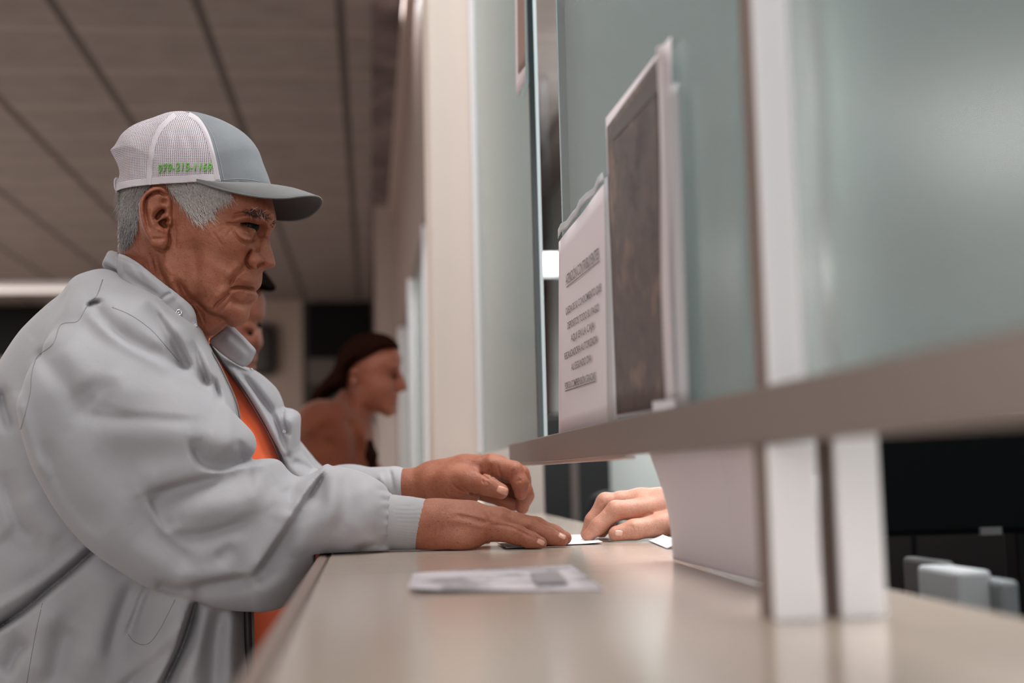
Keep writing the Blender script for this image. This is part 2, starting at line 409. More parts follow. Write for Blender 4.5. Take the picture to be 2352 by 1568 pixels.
def make_hair(par):
    sx, sy = scatter(TEMPLE, 2500); kp = RNG.uniform(0, 1, len(sx)) < np.clip(1.1 - (sy - 425) / 95, .15, 1); sx, sy = sx[kp], sy[kp]; bx, by = scatter(NAPE, 2400)
    tdir = lambda x, y: np.interp(x, [374, 420, 470, 530], [.75, .95, 1.15, 1.35])
    ndir = lambda x, y: np.interp(y, [430, 480, 560], [2.0, 1.72, 1.75])
    e = (by - 440) / 130 + RNG.normal(0, .18, len(bx)) + (300 - bx) / 120
    li = e < .45
    # fringe along the back of the head, seen against the ceiling
    o = strands('hair', [(sx, sy, tdir, (12, 40), .00025, .0034, .22)], M_hair, par)
    o2 = strands('nape_hair', [(bx[li], by[li], ndir, (18, 44), .00028, .006, .16)], M_hairmid, par)
    o3 = strands('nape_hair', [(bx[~li], by[~li], ndir, (16, 36), .00030, .006, .18)], M_hairdk, par)
    o4 = scalp_patch('nape_hair', [(278, 422), (300, 415), (350, 400), (340, 424), (330, 436), (321, 458), (314, 500), (308, 525), (296, 545), (284, 556), (277, 540), (276, 500)], M_hairdk, par, .0015)
    # eyebrows
    ex, ey = scatter([(562, 483), (578, 477), (600, 483), (618, 497), (612, 505), (596, 497), (574, 494)], 120)
    o5 = strands('eyebrow', [(ex, ey, lambda x, y: np.interp(x, [562, 600, 620], [2.6, .6, .3]), (7, 16), .00026, .003, .8)], M_brow, par)
    ex, ey = scatter([(576, 474), (598, 480), (612, 497), (594, 494)], 9)
    o6 = strands('eyebrow', [(ex, ey, lambda x, y: 1.0 + 0 * x, (8, 18), .00026, .005, .8)], M_hair, par)
    ex, ey = scatter([(622, 505), (629, 508), (626, 520), (621, 522)], 14)
    o7 = strands('eyebrow', [(ex, ey, lambda x, y: .2 + 0 * x, (4, 9), .0003, .002, .5)], M_black, par)
    ex = np.linspace(552, 590, 40); ey = np.interp(ex, [552, 570, 590], [511, 510, 515])
    o8 = strands('eyelashes', [(ex, ey, lambda x, y: 1.0 + 0 * x, (6, 10), .0003, .004, .2)], M_black, par)
# ================================================================ the man in the cap
WH = 1.66; U0 = uvw(440, 500, WH)[0]
def head_c(U, V): return WH - .20 * (U - U0)
H = Vol(225, 680, 235, 900, 1.535, 1.795, .00105)
skull = [(626, 470), (631, 490), (632, 503), (629, 520), (617, 532), (607, 545), (601, 575), (600, 600), (600, 626), (599, 644), (596, 656), (589, 665),
         (585, 669), (590, 676), (587, 690), (578, 700), (571, 712), (569, 726), (560, 739), (541, 747), (522, 746), (509, 757), (491, 769), (475, 780),
         (470, 860), (330, 860), (264, 700), (274, 620), (277, 580), (277, 540), (279, 490), (281, 440), (284, 390), (310, 325), (370, 290), (440, 282), (520, 298), (580, 350), (612, 420)]
H.inflate(skull, head_c, .074, .077, ref=WH)
nose = [(612, 528), (617, 541), (620, 559), (626, 580), (631, 598), (632, 606), (629, 613), (621, 616), (606, 617), (594, 612), (580, 606), (578, 594), (585, 570), (596, 545)]
H.inflate(nose, lambda U, V: head_c(U, V) - .003, .016, .019, .012, ref=WH)
wf = lambda px, py: float(H.front(px, py)[0])
# cheek bone, brow, jowl, alar wing
H.ell((512, 545, wf(512, 545) + .016), (.036, .022, .022), .02)
H.ell((582, 486, 1.612), (.026, .011, .013), .014, rot=-.2)
H.ell((585, 598, 1.609), (.0115, .0098, .0105), .010)
H.ell((478, 650, wf(478, 650) + .018), (.022, .040, .022), .02, rot=.25)
H.ell((538, 716, 1.625), (.016, .018, .022), .014)
# eye socket and eyeball hollow
H.blob(577, 524, 17, -.010, 1.54, 1.64)
H.blob(606, 535, 10, -.005, 1.54, 1.64)
# temple, under cheek hollow
H.blob(510, 480, 34, -.004, 1.54, 1.64); H.blob(455, 700, 22, -.004, 1.54, 1.64)
H.stroke([(447, 560), (450, 610), (455, 670), (462, 700)], (16, 26), -.0035, 1.54, 1.64)
# jaw edge / under-jaw
H.stroke([(400, 640), (440, 690), (480, 722), (505, 736), (530, 748)], (6, 20), -.012, 1.54, 1.625)
H.stroke([(415, 655), (450, 700), (498, 716)], 9, .003, 1.54, 1.66)
# neck cords
H.stroke([(372, 575), (392, 640), (425, 700), (458, 760)], 10, .006, 1.54, 1.66)
H.stroke([(425, 668), (448, 706), (468, 752)], 6, .0035, 1.54, 1.66)
H.stroke([(448, 700), (468, 735), (480, 762)], 5, .003, 1.54, 1.66)
H.stroke([(407, 640), (432, 690), (462, 745)], 5, -.004, 1.54, 1.66)
H.stroke([(345, 575), (350, 610), (365, 640)], 4, -.003, 1.54, 1.66); H.stroke([(358, 578), (366, 620), (385, 655)], 4, -.003, 1.54, 1.66)
H.blob(320, 600, 20, -.004, 1.54, 1.66)
# eyelids, eye opening, bag under the eye
WE = wf(575, 519); EYE = (575, 519, WE + .0105)
H.ell((575, 520, WE + .0105), (.0135, .0135, .0135), .004)
H.stroke([(532, 508), (550, 502), (568, 499), (584, 502), (597, 510)], 4.6, .0062, 1.54, 1.64)
H.stroke([(533, 496), (554, 490), (576, 491), (592, 497)], 2.4, -.0030, 1.54, 1.64)
H.stroke([(547, 524), (562, 531), (576, 533), (588, 529)], 3.2, .0034, 1.54, 1.64)
H.stroke([(533, 522), (540, 538), (551, 550), (566, 558), (579, 552), (588, 544)], (2.4, 1.8), -.0048, 1.54, 1.64)
H.stroke([(543, 532), (553, 543), (566, 549), (578, 543)], 5.5, .0048, 1.54, 1.64)
H.stroke([(555, 551), (572, 560), (590, 548)], 5, -.0018, 1.54, 1.64)
H.stroke([(594, 510), (601, 520), (600, 534), (594, 544)], 5.5, -.0045, 1.54, 1.64)
H.blob(592, 526, 6, -.004, 1.54, 1.64)
H.stroke([(518, 513), (534, 514), (548, 513.5)], 1.6, -.0040, 1.54, 1.64)
H.stroke([(548, 514.5), (560, 515), (570, 516), (580, 517.5), (590, 520)], (3.4, 3.2), -.0082, 1.54, 1.64)
for q in ([(528, 514), (512, 516), (496, 523)], [(528, 517), (514, 525), (502, 537)], [(530, 511), (514, 507), (500, 507)], [(534, 526), (524, 536), (518, 548)], [(486, 530), (500, 548), (512, 566)]): H.stroke(q, 1.5, -.0016, 1.54, 1.64)
# nose wing crease, nostril
H.stroke([(579, 572), (570, 586), (566.5, 600), (571, 611), (581, 615)], (1.9, 3.2), -.0058, 1.54, 1.66)
H.stroke([(589, 610), (597, 607.5), (606, 605.5)], 2.6, -.011, 1.54, 1.6225)
H.stroke([(588, 585), (598, 588), (606, 598)], 2.6, -.0016, 1.54, 1.66); H.blob(583, 600, 6, .0012, 1.54, 1.66)
H.stroke([(600, 548), (596, 562), (589, 575)], 4, -.002, 1.54, 1.66)
# laugh line, mouth, chin folds
H.stroke([(567, 605), (556, 620), (543, 632), (534, 644), (529, 658)], (2.0, 7), -.0052, 1.54, 1.66)
H.stroke([(553, 606), (538, 622), (522, 642)], 8, .0036, 1.54, 1.66)
H.stroke([(525, 668), (530, 662.5), (545, 660), (560, 660), (576, 662), (590, 668), (600, 671)], (1.5, 1.9), -.0060, 1.54, 1.632)
H.stroke([(536, 650), (556, 646), (578, 648), (594, 655)], 6, .0012, 1.54, 1.635)
H.stroke([(534, 671), (552, 668.5), (572, 671), (588, 676)], 4, .0030, 1.54, 1.635)
H.stroke([(527, 681), (541, 692), (556, 697), (572, 694), (585, 688)], (3.2, 5), -.0034, 1.54, 1.628)
H.stroke([(527, 664), (522, 676), (510, 687), (497, 699), (490, 712)], (3, 2), -.0050, 1.54, 1.66)
H.stroke([(518, 660), (508, 672), (495, 687)], 6, .0034, 1.54, 1.66)
H.stroke([(528, 690), (520, 702), (508, 714)], 2.0, -.0018, 1.54, 1.66)
H.stroke([(500, 720), (516, 735), (535, 744)], 5, -.003, 1.54, 1.66)
H.blob(545, 716, 14, .0025, 1.54, 1.66); H.blob(526, 706, 7, .0015, 1.54, 1.66); H.stroke([(541, 700), (552, 706), (566, 705)], 1.6, -.0010, 1.54, 1.64)
# the long hollow in front of the jaw muscle, small cheek lines
H.stroke([(438, 548), (447, 580), (449, 640), (450, 690), (458, 716)], (9, 17), -.0046, 1.54, 1.64); H.stroke([(430, 560), (438, 630), (442, 690)], 9, .0022, 1.54, 1.64)
for q in ([(400, 505), (404, 540), (402, 575)], [(396, 520), (399, 550)], [(470, 700), (482, 690), (492, 674)], [(462, 690), (470, 720), (473, 745)], [(455, 728), (462, 748)], [(350, 590), (356, 640)], [(336, 600), (345, 625)]): H.stroke(q, 1.5, -.0016, 1.54, 1.66)
# ear
def ear_c(U, V): return 1.5805 + .30 * np.clip(U - uvw(390, 500, 1.585)[0], -.05, .02)
ear = [(364, 431), (350, 433), (337, 443), (327, 456), (321, 470), (321, 485), (324, 502), (329, 521), (337, 540), (345, 555), (353, 565), (364, 571), (376, 575), (385, 569), (388, 557), (388, 540), (391, 524), (393, 504), (395, 480), (394, 458), (386, 441), (376, 433)]
H.inflate(ear, ear_c, .0055, .0085, .003, ref=1.585)
H.ell((352, 505, 1.594), (.016, .03, .014), .012)
HL = 1.63
H.stroke([(389, 446), (378, 448), (366, 441), (352, 444), (341, 451), (335, 461), (333, 475), (334, 490), (337, 508), (343, 527)], (2.4, 2.4), -.0062, 1.54, HL)
H.stroke([(392, 452), (383, 438), (366, 433), (350, 437), (336, 447), (327, 462), (326, 480), (329, 502), (335, 525), (343, 545)], 4.2, .0022, 1.54, HL)
H.blob(377, 463, 5.5, -.0045, 1.54, HL)
for q, s_, a_ in (([(383, 482), (370, 487), (361, 497), (358, 507)], 5.5, -.0075), ([(387, 500), (376, 506), (370, 511), (377, 519), (386, 522)], 6, -.009)): H.stroke(q, s_, a_, 1.54, HL)
H.stroke([(362, 507), (374, 502), (387, 495)], 2.6, .004, 1.54, HL)
H.stroke([(352, 470), (349, 490), (350, 510), (358, 522)], 4.5, .002, 1.54, HL)
H.stroke([(391, 496), (392, 508), (390, 520)], 3.2, .0038, 1.54, HL)
H.stroke([(362, 524), (370, 526), (380, 530)], 4, .0028, 1.54, HL)
H.stroke([(350, 549), (362, 548), (380, 549)], 2., -.0022, 1.54, HL)
H.blob(368, 559, 9, .003, 1.54, HL)
H.stroke([(388, 560), (384, 570), (376, 577), (364, 573), (352, 567)], 2.4, -.004, 1.54, 1.60)
H.stroke([(388, 536), (390, 552), (388, 564)], 2.0, -.003, 1.54, 1.60)
H.smoothd(1)

def skin_front(px, py, lift=0.): return H.pt(px, py, lift)
# eyeball with iris (a part of the person)
def make_eye(par):
    c = uvw(*EYE); r = .0118
    look = np.array([.62, -.10, -.78]); look /= np.linalg.norm(look)
    bm = bmesh.new(); bmesh.ops.create_uvsphere(bm, u_segments=40, v_segments=40, radius=r)
    zq = Vector(c2w(c + look) - c2w(c)).to_track_quat('Z', 'Y'); bm.transform(Matrix.Translation(c2w(c)) @ zq.to_matrix().to_4x4())
    cw = Vector(c2w(c)); ld = (zq @ Vector((0, 0, 1)))
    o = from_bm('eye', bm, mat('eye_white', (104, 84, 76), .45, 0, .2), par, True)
    o.data.materials.append(mat('eye_iris', (16, 9, 7), .4, 0, .15)); o.data.materials.append(mat('eye_pupil', (4, 3, 3), .4, 0, .15))
    for p in o.data.polygons:
        d = (p.center - cw).normalized().dot(ld); p.material_index = 2 if d > .95 else (1 if d > .70 else 0)
    return o
# ---------------------------------------------------------------- trucker cap
WC = 1.66
cap_c = lambda U, V: WC - .12 * (U - U0)
K = Vol(225, 760, 225, 560, 1.535, 1.80, .0015)
crown = [(262, 350), (274, 337), (291, 310), (320, 288), (363, 272), (399, 260), (434, 258), (470, 263), (516, 279), (560, 305), (588, 337), (602, 373), (613, 401), (621, 428),
         (626, 470), (620, 520), (560, 560), (420, 575), (300, 560), (272, 500), (274, 448), (275, 420), (283, 408), (279, 387), (270, 368)]
K.inflate(crown, cap_c, .082, .092, ref=WC, n=4)
K.blob(452, 340, 26, .0015, 1.54, 1.66)
for q, a in (([(390, 300), (385, 350), (372, 400)], .0014), ([(420, 300), (440, 340), (445, 380)], -.0012), ([(405, 290), (402, 340), (398, 385)], -.0008), ([(320, 330), (335, 370), (345, 400)], -.0012), ([(300, 350), (296, 380), (300, 410)], .0014)): K.stroke(q, 7, a, 1.54, 1.66)
for q in ([(434, 258), (462, 285), (480, 320), (493, 360), (503, 400), (506, 420)], [(400, 260), (365, 295), (348, 340), (342, 390), (338, 430)]): K.stroke(q, 3, .0012, 1.54, 1.66)
def make_cap(par):
    wv, q, p = K.extract(); px, py = pix(p)
    # rim plane through back, front and near side
    a, b, c = uvw(276, 445, WC - .0), uvw(624, 427, cap_c(uvw(624, 427, WC)[0], 0)), uvw(430, 419.5, WC - .090)
    nrm = np.cross(b - a, c - a); nrm /= np.linalg.norm(nrm)
    if nrm[1] < 0: nrm = -nrm
    wn = Vector(c2w(nrm) - CAM); wa = Vector(c2w(a))
    kf = lambda x, y: uvw(x, y, float(K.front(x, y)[0]))
    s1, s2, s3 = kf(444, 268), kf(507, 414), kf(484, 330)
    sn = np.cross(s2 - s1, s3 - s1); sn /= np.linalg.norm(sn); sn = sn if sn[0] > 0 else -sn
    ws, wsn = Vector(c2w(s1)), Vector(c2w(sn) - CAM)
    def part(name, m, cuts, uv=False, thick=.0012):
        bm = bmesh.new(); vs = [bm.verts.new(v) for v in wv]
        for f in q: bm.faces.new([vs[i] for i in f])
        for co, no in cuts:
            bmesh.ops.bisect_plane(bm, geom=bm.verts[:] + bm.edges[:] + bm.faces[:], plane_co=co, plane_no=no, clear_inner=True)
        if uv:
            lay = bm.loops.layers.uv.new('UVMap')
            for f in bm.faces:
                c = f.calc_center_median(); n_ = f.normal
                for l in f.loops:
                    d = np.array(l.vert.co) - CAM; pc = R_WC.T @ d
                    l[lay].uv = (pc[0], pc[1])
        o = from_bm(name, bm, m, par, True)
        if thick:
            sl = o.modifiers.new('thick', 'SOLIDIFY'); sl.thickness = thick; sl.offset = -1
        return o
    rim = (wa, wn); bandp = wa + wn * .0085
    fr = part('trucker_cap', M_capgrey, [rim, (ws, wsn)]); par = fr
    part('mesh_panel', M_capmesh, [(bandp, wn), (ws, -wsn)], True, 0)
    bd = part('sweat_band', M_capwhite, [rim, (ws, -wsn), (bandp, -wn)])
    def ribbon(name, pts, wpx, m, lift=.0008):
        pp = smooth_poly(pts, 8, False); t = np.gradient(pp, axis=0); t /= np.linalg.norm(t, axis=1)[:, None]; nn = np.stack([-t[:, 1], t[:, 0]], 1)
        V = []; Fc = []; k = 0
        for off in (-1, -.5, 0, .5, 1):
            e = pp + nn * off * wpx; w = K.front(e[:, 0], e[:, 1]); w = np.where(np.isnan(w), 1.655, w) - lift * (1.2 - .4 * off * off)
            V.append(np.stack([(e[:, 0] - CX) / F * w, -(e[:, 1] - CY) / F * w, w], -1))
        n_ = len(pp); V = np.concatenate(V)
        for i in range(4):
            for j in range(n_ - 1): Fc.append((i * n_ + j, i * n_ + j + 1, (i + 1) * n_ + j + 1, (i + 1) * n_ + j))
        return link_mesh(name, c2w(V), Fc, m, par, True)
    ribbon('seam_tape', [(433, 262), (455, 276), (474, 308), (487, 350), (496, 390), (500, 412)], 5.5, M_capwhite)
    ribbon('seam_tape', [(402, 263), (382, 280), (364, 302), (350, 340), (344, 385), (341, 424)], 6, M_capwhite)
    # brim: curved plate, lofted between the crown line and the outer edge
    A = np.array([(463, 417), (478, 418.5), (506, 418), (541, 418), (575, 420.5), (599, 424), (620, 430)], float)
    near_e = np.array([(463, 418), (482, 424), (520, 436), (560, 449), (600, 459), (640, 463), (676, 460), (700, 459), (716, 463), (727, 472), (731, 485)], float)
    N = 44
    def ln(arr, t): s_ = np.linspace(0, 1, len(arr)); return np.stack([np.interp(t, s_, arr[:, i]) for i in range(2)], -1)
    # 3-D brim: half-width ~ .088, arcs downward at the sides; parameter a = -1 (near side) .. 1 (far side), r = 0..1 out
    V = []; Fc = []
    uf = uvw(606, 425, 1.64)
    ex = np.array([1, -.30, -.12]); ex /= np.linalg.norm(ex)           # outward from the forehead (photo: dips to the right)
    na, nr = 48, 18
    # rim curve of the crown in camera coords: half ellipse about the head centre on the rim plane
    cen = (a + b) / 2; Lx = np.linalg.norm(b - a) / 2; exr = (b - a) / np.linalg.norm(b - a); ezr = np.cross(exr, nrm); ezr = ezr if ezr[2] > 0 else -ezr
    TM = 1.30; th = np.linspace(-TM, TM, na); pit = math.radians(11)
    exb = exr * math.cos(pit) - nrm * math.sin(pit)
    for side in range(2):
        for i, t in enumerate(th):
            root = cen + exr * Lx * math.cos(t) * 1.0 + ezr * .0915 * math.sin(t) + nrm * .001 + exr * .002
            for j in range(nr):
                r = j / (nr - 1); ang = t / TM
                ext = .0625 * max(0., 1 - abs(ang) ** 2.6) ** .55
                out = exb * 1.0 + ezr * .08 * math.sin(t)
                pos = root + out * ext * r
                x = (pos - cen) @ ezr
                pos = pos - nrm * ((x / .09) ** 2 * .023 * np.clip((pos - cen) @ exr / Lx - .15, 0, 1.2) * r ** .8 + .007 * r * r + .115 * x * r) - nrm * (.0022 if side else 0) + nrm * .0012 * (1 - abs(2 * r - 1)) * (-1 if side else 1)
                V.append(pos)
    g = lambda s_, i, j: s_ * na * nr + i * nr + j
    for i in range(na - 1):
        for j in range(nr - 1):
            Fc.append((g(0, i, j), g(0, i, j + 1), g(0, i + 1, j + 1), g(0, i + 1, j))); Fc.append((g(1, i, j), g(1, i + 1, j), g(1, i + 1, j + 1), g(1, i, j + 1)))
        Fc.append((g(0, i, nr - 1), g(1, i, nr - 1), g(1, i + 1, nr - 1), g(0, i + 1, nr - 1)))
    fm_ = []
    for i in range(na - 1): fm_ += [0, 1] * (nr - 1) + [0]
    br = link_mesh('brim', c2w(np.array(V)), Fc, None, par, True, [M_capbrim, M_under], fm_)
    e2 = [c2w(np.array(V[g(0, i, nr - 1)]) - nrm * .001) for i in range(na)]
    tube('brim_edge', e2, .0012, M_capbrim, par, 6)
    # snap strap at the back
    sp = [c2w(uvw(276 - (0 if k < 6 else 0), 410 + 4 * k, 1.0) * 1.655) for k in range(0)]
    st = Vol(258, 300, 402, 460, 1.60, 1.72, .0012)
    st.inflate([(276, 411), (281, 411), (283, 430), (287, 447), (281, 449), (275, 444), (272, 430), (273, 416)], 1.655, .004, .03, n=3); st.mesh('strap', M_capwhite, par)
    # embroidered number
    cu = bpy.data.curves.new('num', 'FONT'); cu.body = '979-215-1169'; cu.size = 1; cu.extrude = 0; cu.space_character = 1.06; cu.offset = .016
    to = bpy.data.objects.new('num', cu); COL.objects.link(to); bpy.context.view_layer.update()
    me = bpy.data.meshes.new_from_object(to.evaluated_get(bpy.context.evaluated_depsgraph_get())); bpy.data.objects.remove(to); bpy.data.curves.remove(cu)
    bm = bmesh.new(); bm.from_mesh(me); bpy.data.meshes.remove(me)
    bmesh.ops.triangulate(bm, faces=bm.faces[:]); bmesh.ops.subdivide_edges(bm, edges=bm.edges[:], cuts=2)
    xs = np.array([v.co.x for v in bm.verts]); ys = np.array([v.co.y for v in bm.verts]); x0, x1 = xs.min(), xs.max(); y0, y1 = ys.min(), ys.max()
    t = (xs - x0) / (x1 - x0); s_ = (ys - y0) / (y1 - y0)
    TX = 363 + t * 124 + (s_ - .5) * 1.5; TY = np.interp(t, [0, .35, 1], [399, 393, 392.5]) - s_ * np.interp(t, [0, 1], [21, 18.5])
    w = K.front(TX, TY)
    for lift in (0,):
        for v, x, y, ww in zip(bm.verts, TX, TY, w):
            v.co = c2w(uvw(x, y, (ww if ww == ww else 1.57) - .0010))
    r = bmesh.ops.extrude_face_region(bm, geom=bm.faces[:])
    back = Vector(c2w(uvw(425, 390, 1.0)) - CAM).normalized()
    for v in r['geom']:
        if isinstance(v, bmesh.types.BMVert): v.co += -back * .0009
    from_bm('lettering', bm, M_green, par)
    # stitching on the front panel
    def stitch(pts, m, step=2):
        pp = smooth_poly(pts, 8, False)
        w = K.front(pp[:, 0], pp[:, 1]); ok = ~np.isnan(w)
        tube('stitching', [c2w(uvw(x, y, z - .0003)) for (x, y), z in zip(pp[ok], w[ok])], .0003, m, par, 5)
    ms = mat('stitch_thread', (168, 170, 174), .7)
    stitch([(456, 262), (476, 290), (492, 320), (503, 360), (511, 395), (515, 414)], ms)
    stitch([(512, 413), (540, 411), (570, 412), (596, 417)], ms)
    return fr
# ---------------------------------------------------------------- jacket, shirt, arms
WT = 1.665
J = Vol(-70, 925, 580, 1700, 1.41, 1.90, .0026)
EDGE = np.array([(240, 617), (303, 650), (344, 676), (372, 690), (410, 722), (449, 746), (472, 791), (494, 835), (516, 877), (535, 922), (545, 970), (556, 1010), (566, 1200), (562, 1402), (578, 1568), (590, 1800)], float)
EDW = np.array([1.655, 1.597, 1.583, 1.578, 1.580, 1.583, 1.584, 1.584, 1.584, 1.584, 1.584, 1.584, 1.59, 1.585, 1.58, 1.58])
def body_c(U, V):
    """depth of the garment's rim: the open front lies nearer than the spine"""
    U = np.asarray(U, float); V = np.asarray(V, float); best = np.full(U.shape, 9.); wv = np.full(U.shape, 1.58)
    q = np.stack([(EDGE[:, 0] - CX) / F * EDW, -(EDGE[:, 1] - CY) / F * EDW], 1)
    for i in range(len(q) - 1):
        a, e = q[i], q[i + 1] - q[i]; t = np.clip(((U - a[0]) * e[0] + (V - a[1]) * e[1]) / e.dot(e), 0, 1)
        d = np.hypot(U - a[0] - t * e[0], V - a[1] - t * e[1]); m = d < best
        best = np.where(m, d, best); wv = np.where(m, EDW[i] + (EDW[i + 1] - EDW[i]) * t, wv)
    k = np.clip(best / .14, 0, 1); k = k * k * (3 - 2 * k)
    return wv + (WT - wv) * k
body = [(240, 617), (207, 625), (186, 636), (162, 668), (138, 687), (103, 718), (69, 753), (34, 804), (14, 842), (3, 877), (-5, 930), (-16, 1000), (-30, 1250), (-45, 1500), (-50, 1800), (587, 1800), (578, 1568), (562, 1402), (566, 1200),
        (556, 1010), (545, 970), (535, 922), (516, 877), (494, 835), (472, 791), (460, 768), (449, 748), (410, 722), (372, 690), (344, 676), (303, 650), (265, 624)]
J.inflate(body, body_c, .105, .140, ref=WT)
LO, HI = 1.36, 1.62
def B(pts, sig, amp): J.stroke(pts, sig, amp, LO, 1.66, .02)
# ---- jacket body: folds under the arm (built before the sleeve covers them)
B([(245, 1240), (221, 1262), (165, 1312), (116, 1352), (60, 1400), (0, 1441), (-30, 1462)], (3, 7), -.030)
B([(450, 1365), (440, 1410), (419, 1476), (400, 1520), (372, 1575)], (6, 3), -.026)
B([(240, 1245), (221, 1262), (165, 1312), (116, 1352), (60, 1400), (0, 1441), (-30, 1462)], (5, 26), -.022)
B([(235, 1225), (165, 1285), (90, 1345), (0, 1400), (-30, 1420)], (30, 12), .012)
B([(250, 1290), (190, 1350), (120, 1410), (40, 1470)], 24, .006)
B([(452, 1360), (440, 1410), (419, 1476), (400, 1520), (372, 1575), (355, 1620)], (26, 4), -.022)
B([(430, 1380), (405, 1450), (372, 1510), (340, 1570), (320, 1620)], 18, .009)
B([(475, 1370), (462, 1440), (440, 1510), (415, 1580)], 16, .008)
B([(315, 1330), (290, 1380), (268, 1440), (250, 1520)], (24, 12), -.010); B([(258, 1290), (240, 1370), (215, 1470), (195, 1570)], 30, .010)
B([(505, 1390), (492, 1470), (488, 1570), (488, 1620)], (14, 20), -.011); B([(538, 1390), (535, 1480), (533, 1590)], 14, .006)
B([(400, 1470), (360, 1520), (300, 1568), (270, 1600)], (18, 10), -.010); B([(70, 1475), (40, 1505), (18, 1555)], (6, 18), -.012); B([(130, 1390), (95, 1470), (80, 1570)], 26, .008); B([(160, 1440), (140, 1500), (120, 1580)], 20, -.006)
B([(8, 1080), (22, 1150), (50, 1215), (80, 1235)], (18, 10), -.008); B([(60, 1130), (90, 1190), (140, 1240)], 26, .006); B([(5, 1225), (50, 1255), (110, 1258)], 22, -.006)
B([(288, 1470), (310, 1415), (330, 1362), (345, 1340)], (5, 22), -.010); B([(312, 1450), (328, 1400), (345, 1358)], 4, .004)
B([(292, 1452), (310, 1474), (340, 1478), (370, 1440), (405, 1372)], (2.4, 2.4), -.003)
# ---- the near sleeve
sleeve = [(150, 745), (235, 715), (330, 775), (430, 855), (490, 905), (549, 965), (579, 998), (588, 1030), (581, 1058), (612, 1054), (640, 1058), (664, 1086), (690, 1100), (728, 1088), (748, 1069), (760, 1068), (800, 1074), (850, 1094), (890, 1122),
          (906, 1150), (911, 1195), (908, 1250), (885, 1268), (783, 1271), (746, 1279), (718, 1300), (700, 1340), (670, 1377), (652, 1391), (616, 1399), (562, 1400), (507, 1393), (446, 1376), (362, 1353), (290, 1312), (221, 1264), (163, 1203), (110, 1120), (72, 1000), (60, 900), (100, 800)]
VS = -(900 - CY) / F * 1.53
def sleeve_c(U, V): return 1.505 + .055 * np.clip((U - uvw(300, 900, 1.53)[0]) / (uvw(900, 1200, 1.53)[0] - uvw(300, 900, 1.53)[0]), -.3, 1) + .05 * np.clip((V - VS) / .10, 0, 1.2) ** 1.6
J.inflate([(120, 810), (190, 735), (290, 745), (390, 830), (450, 930), (420, 1010), (250, 1040), (110, 960)], 1.54, .055, .056, .05, ref=1.53)
J.inflate(sleeve, sleeve_c, .058, .070, .007, ref=1.53)
def S(pts, sig, amp, w1=HI): J.stroke(pts, sig, amp, LO, w1, .02)
# shoulder and chest
S([(206, 694), (222, 716), (258, 757), (305, 790), (370, 822), (430, 856), (490, 900)], (16, 5), -.010)
S([(215, 712), (265, 778), (330, 815), (400, 850)], 22, .005)
S([(338, 690), (368, 738), (402, 790), (425, 832), (436, 850)], (7, 16), -.012); S([(385, 722), (420, 770), (452, 822), (478, 872)], 13, .006)
S([(440, 780), (456, 822), (472, 865), (482, 892)], (4, 12), -.011); S([(466, 792), (484, 840), (502, 893)], 7, .004)
S([(300, 650), (350, 700), (380, 760), (400, 800)], 20, .005)
S([(492, 868), (498, 892), (506, 924)], (3, 4), -.010)
# upper arm
S([(88, 800), (110, 830), (140, 868), (168, 908), (190, 946), (208, 956)], (30, 16), -.011); S([(200, 955), (226, 945), (240, 905), (245, 860)], (24, 18), -.006)
S([(130, 800), (160, 845), (195, 900)], 26, .006); S([(255, 850), (275, 900), (265, 945)], 26, .004)
S([(195, 952), (260, 958), (330, 958), (400, 963), (470, 965)], (5, 14), -.0035); S([(210, 985), (300, 990), (400, 995), (500, 1000)], 34, .007)
S([(8, 890), (18, 940), (32, 990)], (5, 14), -.014); S([(34, 900), (50, 960), (75, 1040), (110, 1110)], 14, .006); S([(100, 1010), (130, 1090), (180, 1170), (240, 1230)], (26, 14), -.005); S([(160, 990), (200, 1080), (270, 1160), (330, 1220)], 40, .004)
# crook of the elbow
S([(438, 1008), (446, 1040), (462, 1064), (505, 1076), (545, 1066), (584, 1055)], (24, 4.5), -.016, 1.56)
S([(470, 1000), (510, 1010), (548, 1004)], 30, .006, 1.56); S([(546, 1012), (558, 1034), (574, 1050)], (4, 10), -.006, 1.53)
S([(470, 1090), (520, 1090), (575, 1074), (615, 1064)], 10, .006, 1.56)
S([(334, 1137), (380, 1124), (440, 1108), (520, 1090), (585, 1076)], (5, 30), -.013); S([(320, 1110), (400, 1085), (460, 1080)], 26, .005)
S([(346, 1140), (362, 1180), (392, 1226)], (22, 4), -.007); S([(318, 1150), (350, 1210), (400, 1260), (440, 1290)], (10, 30), -.006)
S([(410, 1180), (480, 1165), (550, 1145), (610, 1120)], 30, .008); S([(388, 1226), (450, 1228), (520, 1212), (590, 1180)], (6, 20), -.006); S([(430, 1275), (500, 1262), (570, 1230)], 26, .004)
S([(496, 1290), (515, 1270), (540, 1256)], (10, 12), -.004)
S([(655, 1120), (668, 1146), (655, 1180)], (18, 8), -.006)
S([(620, 1130), (650, 1160), (640, 1200)], 18, .003)
